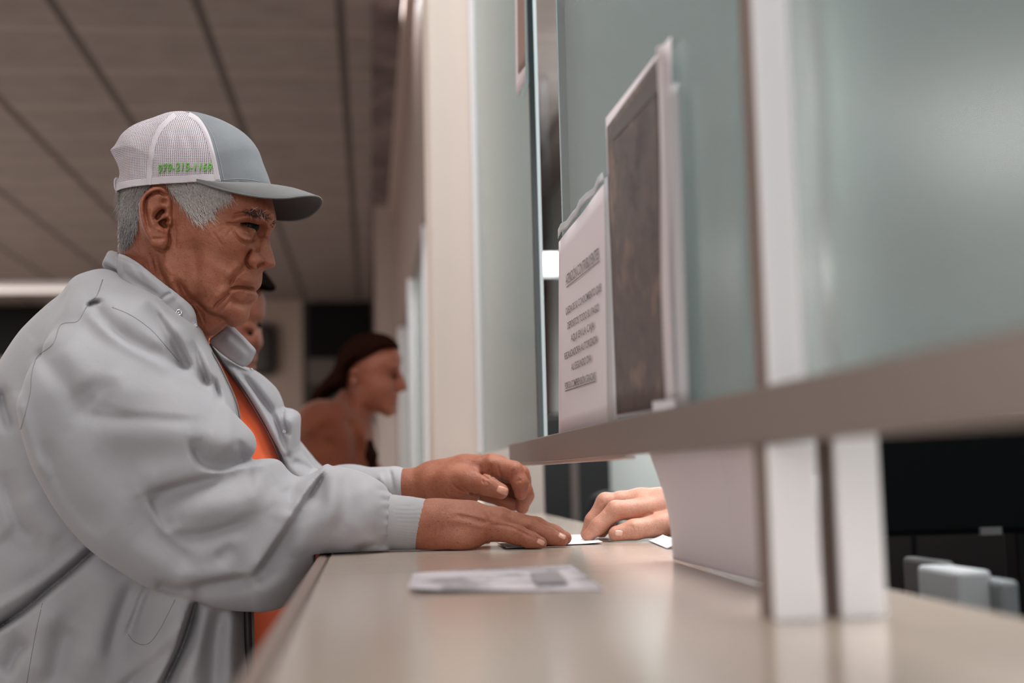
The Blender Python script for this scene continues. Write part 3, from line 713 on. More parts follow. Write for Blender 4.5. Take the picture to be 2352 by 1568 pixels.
# the long hard crease across the forearm
S([(756, 1072), (722, 1118), (690, 1165), (659, 1216), (628, 1262), (600, 1302), (578, 1322)], (26, 2.6), -.015)
S([(752, 1066), (716, 1112), (680, 1164), (650, 1214), (618, 1264), (590, 1306), (566, 1324)], (5, 22), .007)
S([(436, 1345), (480, 1337), (530, 1329), (580, 1323)], (2.6, 20), -.011); S([(400, 1330), (470, 1320), (545, 1310)], 16, .005)
S([(362, 1334), (392, 1346), (442, 1354)], (4, 10), -.006)
S([(705, 1140), (690, 1210), (690, 1280)], 24, .007); S([(650, 1300), (620, 1350), (570, 1372)], 26, .005)
S([(758, 1072), (768, 1110), (766, 1160), (748, 1215)], (14, 14), .005); S([(790, 1085), (796, 1130), (790, 1180), (770, 1230)], 18, -.005); S([(830, 1110), (850, 1160), (850, 1230)], 20, .005)
for a_, b_ in (((900, 1132), (868, 1122)), ((906, 1150), (872, 1146)), ((908, 1168), (880, 1170)), ((910, 1190), (884, 1194)), ((910, 1212), (882, 1218)), ((907, 1232), (880, 1240)), ((900, 1250), (868, 1256))): S([a_, b_], 3.4, -.004)
S([(815, 1262), (850, 1250), (890, 1240)], (4, 8), -.006)
J.smoothd(1)
J.rest()
J.stroke([(200, 708), (210, 697), (234, 692)], 3.5, -.008, LO, 1.66, .02)
SEAMS = ([(236, 642), (222, 680), (205, 692), (195, 712), (178, 738), (150, 742), (136, 752), (122, 790), (90, 815), (78, 838), (72, 870), (70, 900), (58, 950), (48, 985)], [(258, 706), (300, 724), (345, 756), (385, 800), (410, 830)], [(98, 1385), (85, 1440), (70, 1520), (62, 1567)], [(292, 1452), (310, 1474), (340, 1478), (368, 1444), (403, 1376)])

def make_clothes(par):
    jk = J.mesh('jacket', M_jacket, par)
    body_ = par; par = jk
    ms = mat('seam_thread', (128, 126, 130), .8)
    for q in SEAMS:
        pp = smooth_poly(q, 8, False); w = J.front(pp[:, 0], pp[:, 1]); ok = ~np.isnan(w)
        tube('seam', [c2w(uvw(x, y, z + .0004)) for (x, y), z in zip(pp[ok], w[ok])], .0007, ms, jk, 5)
    sh = Vol(380, 700, 700, 1740, 1.58, 1.88, .003)
    sh.inflate([(452, 772), (476, 783), (500, 812), (530, 850), (565, 900), (600, 956), (632, 1010), (655, 1060), (668, 1110), (660, 1200), (664, 1300), (668, 1400), (664, 1470), (640, 1600), (620, 1740), (380, 1740), (400, 1200), (420, 900)], 1.720, .07, .11, ref=1.71)
    sh.blob(600, 980, 30, .004); sh.stroke([(500, 840), (540, 910), (580, 990)], 8, -.003, 1.5, 1.66); sh.stroke([(560, 930), (600, 1000), (620, 1050)], 7, -.003, 1.5, 1.66)
    sh.rest(); sh.mesh('tshirt', M_shirt, body_)
    # far half of the jacket front, hanging open
    lp = Vol(440, 800, 720, 1240, 1.62, 1.96, .0022)
    lap = [(478, 783), (500, 800), (530, 830), (560, 842), (592, 857), (630, 890), (645, 920), (651, 935), (668, 939), (687, 954), (686, 994), (689, 1035), (722, 1076), (730, 1092), (730, 1240), (690, 1240), (663, 1105), (647, 1059), (627, 1008), (599, 956), (568, 904), (537, 863), (510, 829)]
    lp.inflate(lap, 1.722, .016, .048, ref=1.722)
    for q, s_, a_ in (([(510, 800), (560, 880), (610, 960), (655, 1050)], 7, .004), ([(530, 835), (580, 890), (630, 960), (662, 1050)], 5, -.004), ([(560, 850), (600, 880), (640, 940)], 8, .003), ([(651, 935), (650, 970), (664, 1000)], 3, -.004), ([(668, 950), (672, 1000), (660, 1050)], 9, .004), ([(670, 1060), (700, 1070), (720, 1085)], 6, -.004)): lp.stroke(q, s_, a_, 1.6, 1.76)
    lp.rest(); lp.mesh('jacket_front_flap', M_jacket, par)
    # stand collar, near side and far side
    cl = Vol(225, 600, 560, 880, 1.55, 1.84, .0018)
    near = [(253, 577), (272, 581), (310, 598), (344, 625), (379, 653), (398, 667), (430, 694), (444, 711), (452, 738), (452, 760), (430, 756), (400, 730), (372, 706), (344, 690), (303, 664), (262, 634), (243, 618), (238, 606), (246, 590)]
    def col_c(U, V): return np.interp(CX + F * np.asarray(U) / 1.595, [240, 262, 285, 310, 330, 360, 390, 410, 430, 455], [1.655, 1.618, 1.597, 1.585, 1.580, 1.574, 1.573, 1.576, 1.579, 1.585])
    cl.inflate(near, col_c, .0055, .0065, ref=1.595)
    cl.inflate([(253, 577), (268, 581), (290, 600), (300, 640), (258, 622), (240, 614), (240, 600)], 1.70, .010, .07, .006, ref=1.66)
    for q, s_, a_ in (([(365, 690), (380, 678), (397, 671)], 2.2, -.004), ([(374, 694), (392, 682), (404, 676)], 6, .002), ([(283, 620), (310, 642), (345, 664), (368, 682)], (3, 6), -.004), ([(300, 600), (318, 622), (330, 650)], 5, -.002), ([(272, 590), (300, 612), (350, 650)], 8, .002), ([(262, 588), (320, 614), (392, 676)], 1.6, -.0014), ([(405, 690), (430, 712), (443, 736)], 8, .002)): cl.stroke(q, s_, a_, 1.5, 1.66)
    cl.mesh('collar', M_jacket, par)
    fc = Vol(470, 610, 730, 880, 1.66, 1.84, .0018)
    fc.inflate([(480, 783), (500, 765), (527, 746), (552, 765), (574, 788), (588, 804), (583, 818), (574, 834), (556, 842), (522, 822), (495, 800)], lambda U, V: 1.700 + .0 * U, .0035, .0045, ref=1.70)
    fc.stroke([(512, 772), (540, 796), (570, 824)], 9, .004, 1.6, 1.8); fc.stroke([(522, 752), (552, 776), (580, 808)], 2, .0012)
    fc.mesh('collar', M_jacket, par)
    # lip of the near front with its zip
    def strip(name, pts, off, rad, m, vol, lift):
        pp = smooth_poly(pts, 6, False); return tube(name, [c2w(uvw(x, y, off(x, y) if callable(off) else off)) for x, y in pp], rad, m, par, 8)
    fl = Vol(455, 600, 770, 1050, 1.54, 1.70, .0016)
    fl.inflate([(470, 788), (482, 806), (497, 832), (519, 874), (538, 918), (548, 955), (552, 990), (556, 1015), (540, 1000), (520, 960), (500, 915), (480, 860), (462, 810)], 1.600, .004, .008, ref=1.6)
    fl.mesh('zip_facing', M_jin, par)
    strip('zipper', [(486, 808), (500, 830), (522, 874), (541, 918), (550, 955), (554, 1000)], 1.590, .0014, M_zip, None, 0)
    strip('zipper', [(481, 790), (512, 832), (539, 868), (570, 908), (601, 960), (629, 1012), (649, 1062), (663, 1104)], 1.672, .0019, M_zipdk, None, 0)
    strip('zipper', [(578, 1396), (580, 1470), (583, 1568), (588, 1700)], 1.575, .0026, M_zip, None, 0)
    strip('zipper', [(568, 1396), (570, 1470), (574, 1568), (579, 1700)], 1.567, .0046, M_zipdk, None, 0)
    # snaps
    def snap(vol, px, py, r):
        w = vol.front(px, py)[0]; w = w if w == w else 1.59
        n_ = Vector(CAM - c2w(uvw(px, py, w))).normalized(); n_ = (n_ + Vector((.15, 0, .1))).normalized()
        bm = bmesh.new()
        prof = [(0, .35), (.28, .35), (.3, -.1), (.42, -.1), (.5, .55), (.8, .6), (1, .2), (1, -.4)]
        rings = []
        for rr, hh in prof: rings.append([bm.verts.new((rr * r * math.cos(a), rr * r * math.sin(a), hh * r * .5)) for a in np.linspace(0, 6.283, 20, endpoint=False)] if rr else [bm.verts.new((0, 0, hh * r * .5))])
        for a_, b_ in zip(rings[:-1], rings[1:]):
            for k in range(20):
                if len(a_) == 1: bm.faces.new((a_[0], b_[k], b_[(k + 1) % 20]))
                else: bm.faces.new((a_[k], b_[k], b_[(k + 1) % 20], a_[(k + 1) % 20]))
        bm.transform(Matrix.Translation(c2w(uvw(px, py, w - .0006))) @ n_.to_track_quat('Z', 'Y').to_matrix().to_4x4())
        from_bm('snap_button', bm, M_steel, par, True)
    snap(cl, 411, 718, .0048); snap(cl, 449, 747, .0022) ; snap(fl, 500, 903, .0034); snap(lp, 577, 850, .003); snap(lp, 653, 991, .0026)
    # ribbed cuffs
    cf = Vol(850, 1030, 1110, 1290, 1.47, 1.66, .0012)
    cf.chain([(840, 1194, 1.562, .0345), (940, 1203, 1.558, .0340), (1030, 1208, 1.553, .0290)], 0)
    cf.inflate([(870, 1090), (960, 1090), (985, 1130), (996, 1165), (1002, 1192), (998, 1232), (984, 1268), (970, 1300), (870, 1300), (866, 1200)], 1.56, .004, .2, 0, 'and')
    for k in range(40):
        y = 1136 + k * 3.3; cf.stroke([(905, y + 2), (950, y + (1.5 if k < 20 else 0)), (1000, y + 6 * (1 - k / 20))], .9, -.0005, 1.47, 1.60)
    cf.rest(); cf.mesh('cuff', M_cuff, par)
    # far sleeve and cuff
    fs = Vol(640, 1030, 1040, 1260, 1.66, 1.96, .0022)
    fs.chain([(560, 1000, 1.90, .06), (700, 1170, 1.86, .058), (800, 1150, 1.81, .048), (905, 1118, 1.755, .029)], .02); fs.stroke([(870, 1085), (880, 1110), (884, 1140)], 6, .004); fs.stroke([(895, 1078), (902, 1110), (905, 1140)], 3, -.004)
    fs.stroke([(800, 1110), (840, 1110), (880, 1100)], 9, .005)
    fs.rest(); fs.mesh('far_sleeve', M_jacket, par)
    c2 = Vol(890, 1030, 1060, 1180, 1.68, 1.82, .0014)
    c2.chain([(890, 1118, 1.765, .0265), (940, 1118, 1.757, .0265), (1030, 1117, 1.745, .0250)], 0)
    c2.inflate([(908, 1040), (1016, 1050), (1012, 1075), (997, 1090), (991, 1115), (994, 1140), (999, 1170), (985, 1190), (900, 1190), (900, 1100)], 1.752, .004, .2, 0, 'and')
    for k in range(28):
        y = 1079 + k * 3; c2.stroke([(912, y + 1), (960, y), (1010, y)], .9, -.0007)
    c2.mesh('cuff', M_cuff, par)
    return jk
# ---------------------------------------------------------------- hands
def hand_vol_right():
    V = Vol(880, 1325, 1140, 1275, 1.47, 1.66, .0009)
    k = .010
    V.chain([(880, 1212, 1.56, .024), (960, 1208, 1.556, .0255), (992, 1210, 1.556, .0268)], k)
    for q in ((1138, 1212, 1.538, .0150), (1146, 1199, 1.556, .0155), (1150, 1193, 1.578, .0155), (1146, 1194, 1.600, .015)):
        V.chain([(990, 1206 if q[2] > 1.55 else 1212, 1.556, .024), q], .016)
    V.chain([(1005, 1240, 1.540, .0125), (1060, 1243, 1.532, .0105), (1090, 1236, 1.534, .0095)], .014)
    V.chain([(1010, 1185, 1.56, .017), (1080, 1182, 1.565, .016)], .012)
    f = .0035
    for ch in ([(1132, 1214, 1.536, .0150), (1186, 1227, 1.528, .0112), (1218, 1240, 1.522, .0098), (1241, 1247, 1.519, .0078)],
               [(1146, 1199, 1.556, .0145), (1215, 1211, 1.552, .0112), (1258, 1230, 1.546, .0098), (1289, 1240.5, 1.543, .0082)],
               [(1150, 1193, 1.578, .0145), (1232, 1209, 1.580, .0112), (1272, 1224, 1.578, .0098), (1298, 1235, 1.576, .0082)],
               [(1146, 1194, 1.600, .014), (1225, 1208, 1.612, .011), (1262, 1222, 1.612, .0097), (1284, 1232, 1.612, .008)]):
        Q = V.d.copy(); V.d[:] = .05; V.chain(ch, .006); fd = V.d; V.d = Q; V.d = smin(V.d, fd, f)
    V.chain([(1010, 1228, 1.60, .016), (1070, 1236, 1.63, .012), (1110, 1240, 1.64, .0098)], .01)
    # knuckles, tendons, creases, veins
    for p in ((1122, 1180, 7, .003), (1135, 1196, 6, .002), (1186, 1219, 5, .0018), (1216, 1202, 5, .0018)): V.blob(*p)
    for q, a in (([(1040, 1175), (1080, 1182), (1120, 1192)], .0012), ([(1030, 1195), (1080, 1204), (1125, 1212)], .0010), ([(1040, 1183), (1080, 1190), (1118, 1200)], -.0014), ([(1015, 1160), (1022, 1190), (1016, 1225)], -.0010), ([(1030, 1170), (1060, 1195), (1095, 1190)], .0008)): V.stroke(q, 4, a, 1.45, 1.6)
    for q in ([(1182, 1212), (1188, 1220), (1188, 1230)], [(1190, 1214), (1195, 1222)], [(1212, 1196), (1218, 1204)], [(1218, 1197), (1224, 1206)], [(1206, 1195), (1212, 1204)], [(1226, 1232), (1229, 1240)], [(1100, 1206), (1112, 1200), (1124, 1196)], [(1104, 1214), (1116, 1206)], [(1001, 1165), (1005, 1200), (998, 1245)], [(1012, 1163), (1014, 1195)]): V.stroke(q, 1.3, -.0008, 1.45, 1.62, .01, 2)
    V.stroke([(1130, 1205), (1165, 1208), (1200, 1222), (1225, 1236)], 2, -.002, 1.45, 1.548)
    V.smoothd(1); V.rest()
    return V
def hand_vol_left():
    V = Vol(930, 1240, 1035, 1205, 1.63, 1.83, .0009)
    V.chain([(900, 1118, 1.755, .025), (1000, 1114, 1.750, .0255)], .01)
    MC = {'i': (1128, 1068, 1.728, .0155), 'm': (1142, 1070, 1.752, .0155), 'r': (1145, 1076, 1.776, .0150), 'p': (1138, 1086, 1.798, .0140)}
    for q in MC.values(): V.chain([(1000, 1108, 1.750, .024), (1070, 1088, (1.750 + q[2]) / 2, .021), q], .014)
    V.chain([(1005, 1118, 1.738, .022), (1040, 1110, 1.722, .021), (1078, 1104, 1.708, .0165)], .012)        # thenar
    V.chain([(1020, 1135, 1.745, .016), (1060, 1140, 1.742, .012), (1085, 1138, 1.745, .010)], .012)
    V.chain([(1010, 1130, 1.78, .02), (1060, 1120, 1.79, .018)], .012)
    f = .003
    for ch in ([MC['i'], (1180, 1081, 1.716, .0125), (1194, 1108, 1.710, .0108), (1196, 1133, 1.711, .0088)],
               [MC['m'], (1194, 1090, 1.744, .0125), (1205, 1130, 1.740, .0108), (1200, 1166, 1.742, .0090)],
               [MC['r'], (1198, 1100, 1.770, .0120), (1208, 1138, 1.766, .0104), (1200, 1165, 1.768, .0088)],
               [MC['p'], (1186, 1112, 1.795, .0105), (1178, 1142, 1.790, .0092), (1160, 1158, 1.786, .008)],
               [(1030, 1106, 1.722, .019), (1080, 1104, 1.704, .0155), (1118, 1114, 1.692, .0128), (1150, 1128, 1.688, .0106)]):
        Q = V.d.copy(); V.d[:] = .05; V.chain(ch, .006); fd = V.d; V.d = Q; V.d = smin(V.d, fd, f)
    V.chain([(1100, 1130, 1.765, .011), (1150, 1146, 1.755, .0095), (1180, 1158, 1.75, .009)], .004)
    for q in ([(1104, 1066), (1105, 1080), (1109, 1092)], [(1128, 1066), (1129, 1084), (1130, 1100)], [(1143, 1066), (1148, 1086), (1156, 1104)], [(1180, 1078), (1174, 1090), (1173, 1106)], [(1186, 1108), (1192, 1102), (1198, 1104)], [(1098, 1084), (1112, 1094), (1126, 1103)],
              [(1038, 1108), (1050, 1122), (1070, 1130), (1088, 1134)], [(1060, 1117), (1075, 1128), (1088, 1130)], [(1020, 1130), (1030, 1140), (1045, 1146)], [(1116, 1104), (1122, 1112), (1120, 1124)], [(1108, 1102), (1112, 1110)]): V.stroke(q, 1.6, -.0017, 1.6, 1.79, .01, 3)
    for p in ((1098, 1056, 8, .002), (1128, 1060, 7, .002), (1050, 1085, 10, .0015)): V.blob(*p)
    V.smoothd(1); V.rest()
    return V
def nail(V, px, py, ln, wd, ang, m, par, tilt=(0, 0), name='fingernail'):
    """curved nail plate laid on the finger as it is seen"""
    nu, nv = 9, 9; vs = []; Fc = []
    ca, sa = math.cos(ang), math.sin(ang)
    for i in range(nu):
        for j in range(nv):
            a = -1 + 2 * i / (nu - 1); b = -1 + 2 * j / (nv - 1)
            b2 = b * math.sqrt(max(0, 1 - .55 * max(0, abs(a)) ** 4)); x = px + ca * a * ln - sa * b2 * wd; y = py + sa * a * ln + ca * b2 * wd
            w = V.front(x, y)[0]; vs.append((x, y, w))
    vs = np.array(vs); mw = np.nanmean(vs[:, 2]); w = np.where(np.isnan(vs[:, 2]), mw, vs[:, 2])
    edge = np.array([max(abs(-1 + 2 * (k // nv) / (nu - 1)), abs(-1 + 2 * (k % nv) / (nv - 1))) for k in range(nu * nv)])
    w = w - .0006 + .0006 * edge ** 6
    p = np.stack([(vs[:, 0] - CX) / F * w, -(vs[:, 1] - CY) / F * w, w], 1)
    for i in range(nu - 1):
        for j in range(nv - 1): Fc.append((i * nv + j, i * nv + j + 1, (i + 1) * nv + j + 1, (i + 1) * nv + j))
    o = link_mesh(name, c2w(p), Fc, m, par, True); s = o.modifiers.new('t', 'SOLIDIFY'); s.thickness = .0005; s.offset = 0
    return o
def join_body(name, parts, m, extra=None):
    V = []; Q = []; n = 0
    for wv, q in parts: V.append(wv); Q.append(q + n); n += len(wv)
    return link_mesh(name, np.concatenate(V), np.concatenate(Q), m, None, True)
# ================================================================ the hall and the service counter
ZCEIL = CAM[2] + 1.95; XG = .24; YB = 14.0
M_wall = mat('taupe_wall_paint', (150, 134, 126), .85); M_back = mat('far_wall_paint', (164, 146, 136), .85)
M_cream = mat('cream_pillar_paint', (238, 224, 215), .7); M_floor = mat('floor_tile', (176, 164, 156), .5)
M_teal = mat('grey_green_wall_paint', (186, 195, 195), .8)
M_alu = mat('white_aluminium', (246, 244, 246), .45); M_rail = mat('taupe_rail', (126, 112, 105), .38, .25)
M_taupe = mat('taupe_frame', (120, 102, 94), .6)
# ceiling: square tiles with dark lines running away and faint cross lines
M_ceil = mat('ceiling_tile', (134, 124, 120), .9); t = NT(M_ceil)
c0, c1 = on_z(450, 0, ZCEIL), on_z(780, 0, ZCEIL); PITCH = float(c1[0] - c0[0]); y0 = float(on_z(450, 72, ZCEIL)[1])
tc = t.add('ShaderNodeTexCoord'); sx = t.add('ShaderNodeSeparateXYZ'); t.link(tc.outputs['Object'], sx.inputs[0])
def stripe(sock, phase, pitch, half):
    a = t.add('ShaderNodeMath', operation='SUBTRACT'); a.inputs[1].default_value = phase - pitch * 40.5; t.link(sock, a.inputs[0])
    b = t.add('ShaderNodeMath', operation='MODULO'); b.inputs[1].default_value = pitch; t.link(a.outputs[0], b.inputs[0])
    c = t.add('ShaderNodeMath', operation='SUBTRACT'); c.inputs[1].default_value = pitch / 2; t.link(b.outputs[0], c.inputs[0])
    d = t.add('ShaderNodeMath', operation='ABSOLUTE'); t.link(c.outputs[0], d.inputs[0])
    e = t.add('ShaderNodeMath', operation='LESS_THAN'); e.inputs[1].default_value = half; t.link(d.outputs[0], e.inputs[0]); return e.outputs[0]
nz = t.noise(6, 4); rz = t.ramp(nz.outputs[0], [(.3, lin((128, 118, 114))), (.7, lin((140, 130, 126)))])
cc = t.mix(stripe(sx.outputs[1], y0, PITCH, .022), rz.outputs[0], lin((152, 140, 134)))
t.base(t.mix(stripe(sx.outputs[0], float(c0[0]), PITCH, .021), cc, lin((84, 74, 70))))
def struct_box(name, a, b, m, bev=0.): return structure(box(name, a, b, m, None, bev))
struct_box('ceiling', (-6, -4, ZCEIL), (4, YB + .2, ZCEIL + .1), M_ceil)
struct_box('floor', (-6, -4, -.1), (4, YB + .2, 0), M_floor)
struct_box('wall_left', (-6.1, -4, 0), (-6, YB + .2, ZCEIL), M_wall)
struct_box('wall_back', (-6, YB, 0), (4, YB + .1, ZCEIL), M_back)
struct_box('wall_right', (1.30, -4, 0), (1.40, 8.9, ZCEIL), M_teal)
struct_box('wall_far_right', (3.9, 8.9, 0), (4, YB, ZCEIL), M_wall)
# partition that carries the service windows beyond the pillar
struct_box('wall_partition', (.20, 3.1, 2.03), (.26, YB, ZCEIL), M_taupe)
struct_box('trim_1', (.155, 3.1, ZCEIL - .10), (.20, YB, ZCEIL), mat('pale_cornice', (172, 154, 146), .7))
mv = mat('mottled_valance', (92, 80, 80), .8); tv = NT(mv); nv = tv.noise(5, 4); tv.base(tv.ramp(nv.outputs[0], [(.3, lin((70, 60, 62))), (.7, lin((128, 112, 110)))]).outputs[0])
struct_box('trim_2', (.03, 2.0, ZCEIL - .012), (.15, YB, ZCEIL), mv)
a = on_y(988, 300, 2.78); b = on_y(1092, 300, 2.78)
PX0, PX1 = float(a[0]), float(b[0])
structure(box('pillar_1', (PX0, 2.78, 0), (PX1, 3.08, ZCEIL), M_cream, None, .006))
struct_box('wall_return', (PX1, 2.95, 0), (float(on_y(1238, 700, 2.95)[0]), 3.08, ZCEIL), mat('return_wall_paint', (176, 164, 156), .8))
structure(box('pillar_2', (float(on_y(862, 700, 9.)[0]), 9.0, 1.05), (.20, 9.25, ZCEIL), mat('far_pillar_paint', (168, 152, 144), .8)))
# dark doorway and things on the far wall
def wall_rect(name, x0, y0, x1, y1, m, depth=.03, y=YB, par=None):
    p = on_y(x0, y0, y - depth); q = on_y(x1, y1, y - depth)
    return box(name, (p[0], y - depth, q[2]), (q[0], y, p[2]), m, par, .004)
d = wall_rect('door_1', 694, 692, 862, 1240, mat('dark_door', (46, 39, 36), .7), .02); structure(d)
tag(wall_rect('wall_screen', 706, 698, 852, 818, M_dark, .09), 'black flat screen mounted high on the far wall beside the woman', 'screen')
tag(wall_rect('notice_board', 708, 824, 772, 880, mat('grey_notice', (96, 88, 84), .8), .06), 'small grey notice board below the black screen on the far wall', 'notice board')
tag(wall_rect('dark_window', -60, 700, 106, 820, M_dark, .05), 'dark window high on the far wall behind the seated man\'s back', 'window')
bm = bmesh.new(); p, q = on_y(572, 742, YB - .1), on_y(634, 862, YB - .1); box_bm(bm, np.array([p[0], YB - .10, q[2]]), np.array([q[0], YB, p[2]]), .09)
tag(from_bm('wall_speaker', bm, mat('dark_grey_plastic', (58, 52, 50), .6), None, True), 'dark grey rounded speaker box on the far wall behind the second man', 'speaker')
# ceiling light on the left, far off
cl_ = empty('ceiling_light', on_z(120, 645, ZCEIL), 'long dim ceiling light at the far left above the dark window', 'ceiling light')
p, q = on_z(-60, 652, ZCEIL), on_z(196, 652, ZCEIL); yy = float(p[1])
box('light_housing', (p[0], yy - .14, ZCEIL - .06), (q[0], yy + .14, ZCEIL), M_alu, cl_, .01)
mt = mat('light_tube', (255, 250, 245), .5); mt.node_tree.nodes['Principled BSDF'].inputs['Emission Color'].default_value = (1, .95, .92, 1); mt.node_tree.nodes['Principled BSDF'].inputs['Emission Strength'].default_value = .75
box('light_diffuser', (p[0] + .02, yy - .12, ZCEIL - .075), (q[0] - .02, yy + .12, ZCEIL - .058), mt, cl_, .006)
# ---------------------------------------------------------------- counter
cn = empty('service_counter', (.16, 2, 0), 'long beige laminate service counter the old man rests his hands on', 'counter')
M_top = mat('beige_laminate', (182, 165, 152), .18, 0, .5); t = NT(M_top); n = t.noise(3, 4); t.base(t.ramp(n.outputs[0], [(.3, lin((177, 161, 148))), (.7, lin((185, 169, 156)))]).outputs[0])
n2 = t.noise(200, 2); t.normal(t.bump(n2.outputs[0], .012, .0005))
XR = float(on_z(2200, 1385, COUNTER_Z)[0])
bm = bmesh.new(); box_bm(bm, np.array([XF, -.5, 1.008]), np.array([XR, 2.778, 1.05]), .003); box_bm(bm, np.array([XF, 2.778, 1.008]), np.array([PX0 - .002, 3.082, 1.05]), .0); box_bm(bm, np.array([XF, 3.082, 1.008]), np.array([XR, 12., 1.05]), .003); from_bm('countertop', bm, M_top, cn)
box('edge_band', (XF - .0150, -.5, 1.004), (XF - .0016, 12., 1.0494), mat('brown_edge_band', (132, 112, 102), .4), cn, .004); box('edge_joint', (XF - .0020, -.5, 1.006), (XF + .0002, 12., 1.0488), mat('dark_joint', (84, 66, 58), .5), cn)
box('front_panel', (XF + .06, -.5, .08), (XF + .08, 12., 1.008), M_taupe, cn); box('rear_panel', (XR - .06, -.5, .0), (XR - .04, 2.77, 1.008), M_taupe, cn); box('rear_panel', (XR - .06, 3.09, .0), (XR - .04, 12., 1.008), M_taupe, cn); box('plinth', (XF + .10, -.5, 0), (PX0 - .01, 12., .08), M_dark, cn)
# ---------------------------------------------------------------- rail, posts and panes
ZR0, ZR1 = float(on_x(1500, 1040, XG)[2]), float(on_x(1500, 945, XG)[2]); YR = float(on_x(1172, 1040, XG)[1])
rl = empty('metal_rail', (XG, 1.2, ZR0), 'taupe brushed metal rail holding the glass above the counter', 'rail')
bm = bmesh.new(); box_bm(bm, np.array([XG - .002, -.5, ZR0]), np.array([XG + .009, YR, ZR1]), .0015); from_bm('rail_bar', bm, M_rail, rl)
box('glass_channel', (XG + .009, -.5, ZR1 - .013), (XG + .030, YR, ZR1 - .0045), M_rail, rl)
box('bottom_lip', (XG + .003, 1.2, ZR0 - .0035), (XG + .014, YR - .01, ZR0), mat('bright_lip', (190, 176, 168), .3, .6), rl)
M_glass = bpy.data.materials.new('hazed_glass'); M_glass.use_nodes = True; nt = M_glass.node_tree; nt.nodes.clear()
out = nt.nodes.new('ShaderNodeOutputMaterial'); tr = nt.nodes.new('ShaderNodeBsdfTransparent'); tr.inputs[0].default_value = (.95, .97, .965, 1)
gl = nt.nodes.new('ShaderNodeBsdfGlossy'); gl.inputs['Roughness'].default_value = .22; gl.inputs[0].default_value = (.85, .9, .9, 1)
fr = nt.nodes.new('ShaderNodeFresnel'); fr.inputs[0].default_value = 1.45; mx = nt.nodes.new('ShaderNodeMixShader')
nt.links.new(fr.outputs[0], mx.inputs[0]); nt.links.new(tr.outputs[0], mx.inputs[1]); nt.links.new(gl.outputs[0], mx.inputs[2])
df = nt.nodes.new('ShaderNodeBsdfTranslucent'); df.inputs[0].default_value = (*lin((212, 218, 216)), 1); d2 = nt.nodes.new('ShaderNodeBsdfDiffuse'); d2.inputs[0].default_value = (*lin((186, 194, 192)), 1)
mh = nt.nodes.new('ShaderNodeMixShader'); mh.inputs[0].default_value = .5; nt.links.new(df.outputs[0], mh.inputs[1]); nt.links.new(d2.outputs[0], mh.inputs[2])
m2 = nt.nodes.new('ShaderNodeMixShader'); m2.inputs[0].default_value = .20; nt.links.new(mx.outputs[0], m2.inputs[1]); nt.links.new(mh.outputs[0], m2.inputs[2]); nt.links.new(m2.outputs[0], out.inputs[0])  # diffuse haze mixed in to lift the brightness of the panes
M_gedge = mat('glass_edge_pale', (176, 186, 188), .25); M_gdark = mat('glass_edge_dark', (24, 36, 36), .2)
yv = lambda px, py=700: float(on_x(px, py, XG)[1])
Y1a, Y1b = .826, yv(1277); Y2a, Y2b = yv(1222), 2.775
def pane(y0, y1, label, x0=XG + .012, th=.010):
    g = empty('glass_pane', (x0, (y0 + y1) / 2, ZR1), label, 'glass pane', 'tall panes of the counter screen')
    box('glass', (x0, y0, ZR1 - .004), (x0 + th, y1, ZCEIL - .02), M_glass, g); return g
g1 = pane(Y1a, Y1b, 'tall glass pane with the dark poster and white notice taped on it')
box('polished_edge', (XG + .011, Y1b, ZR1 - .004), (XG + .0235, Y1b + .003, ZCEIL - .02), M_gedge, g1)
g2 = pane(Y2a, Y2b, 'tall glass pane with a dark edge next to the cream pillar', XG + .004)
box('edge_seal', (XG + .003, Y2a - .012, ZR1 - .004), (XG + .0105, Y2a, ZCEIL - .02), M_gdark, g2); box('edge_trim', (XG + .0113, Y2a - .010, ZR1 - .004), (XG + .0165, Y2a, ZCEIL - .02), M_gedge, g2)
box('edge_trim', (float(on_y(1086, 500, 2.74)[0]), 2.735, ZR1 - .004), (float(on_y(1112, 500, 2.74)[0]), 2.765, ZCEIL - .02), M_alu, g2)
g3 = pane(-.5, .71, 'tall glass pane nearest the camera beside the white upright post')
# white upright and the two short posts below the rail
yP = .745
def post(name, x0, x1, z0, z1, label, grp, y=yP, d=.035, m=None):
    g = empty(name, ((x0 + x1) / 2, y, z0), label, 'post', grp)
    box('post_body', (x0 + .0008, y + .006, z0), (x1 - .0008, y + d, z1), M_taupe if m is None else m, g, .001); box('front_face', (x0, y, z0), (x1, y + .006, z1), M_alu, g, .0015); return g
xa, xb = float(on_y(1766, 800, yP)[0]), float(on_y(1853, 800, yP)[0])
post('upright_post', xa, xb, ZR1 - .002, ZCEIL, 'tall white upright post standing on the rail between two glass panes', None)
xa, xb = float(on_y(1778, 1300, yP)[0]), float(on_y(1888, 1300, yP)[0]); post('support_post', xa, xb, COUNTER_Z, ZR0, 'short white post under the rail directly below the upright', 'short posts under the rail')
xa, xb = float(on_y(1930, 1300, yP)[0]), float(on_y(2034, 1300, yP)[0]); post('support_post', xa, xb, COUNTER_Z, ZR0 + .02, 'short white post under the rail next to the black monitor', 'short posts under the rail')
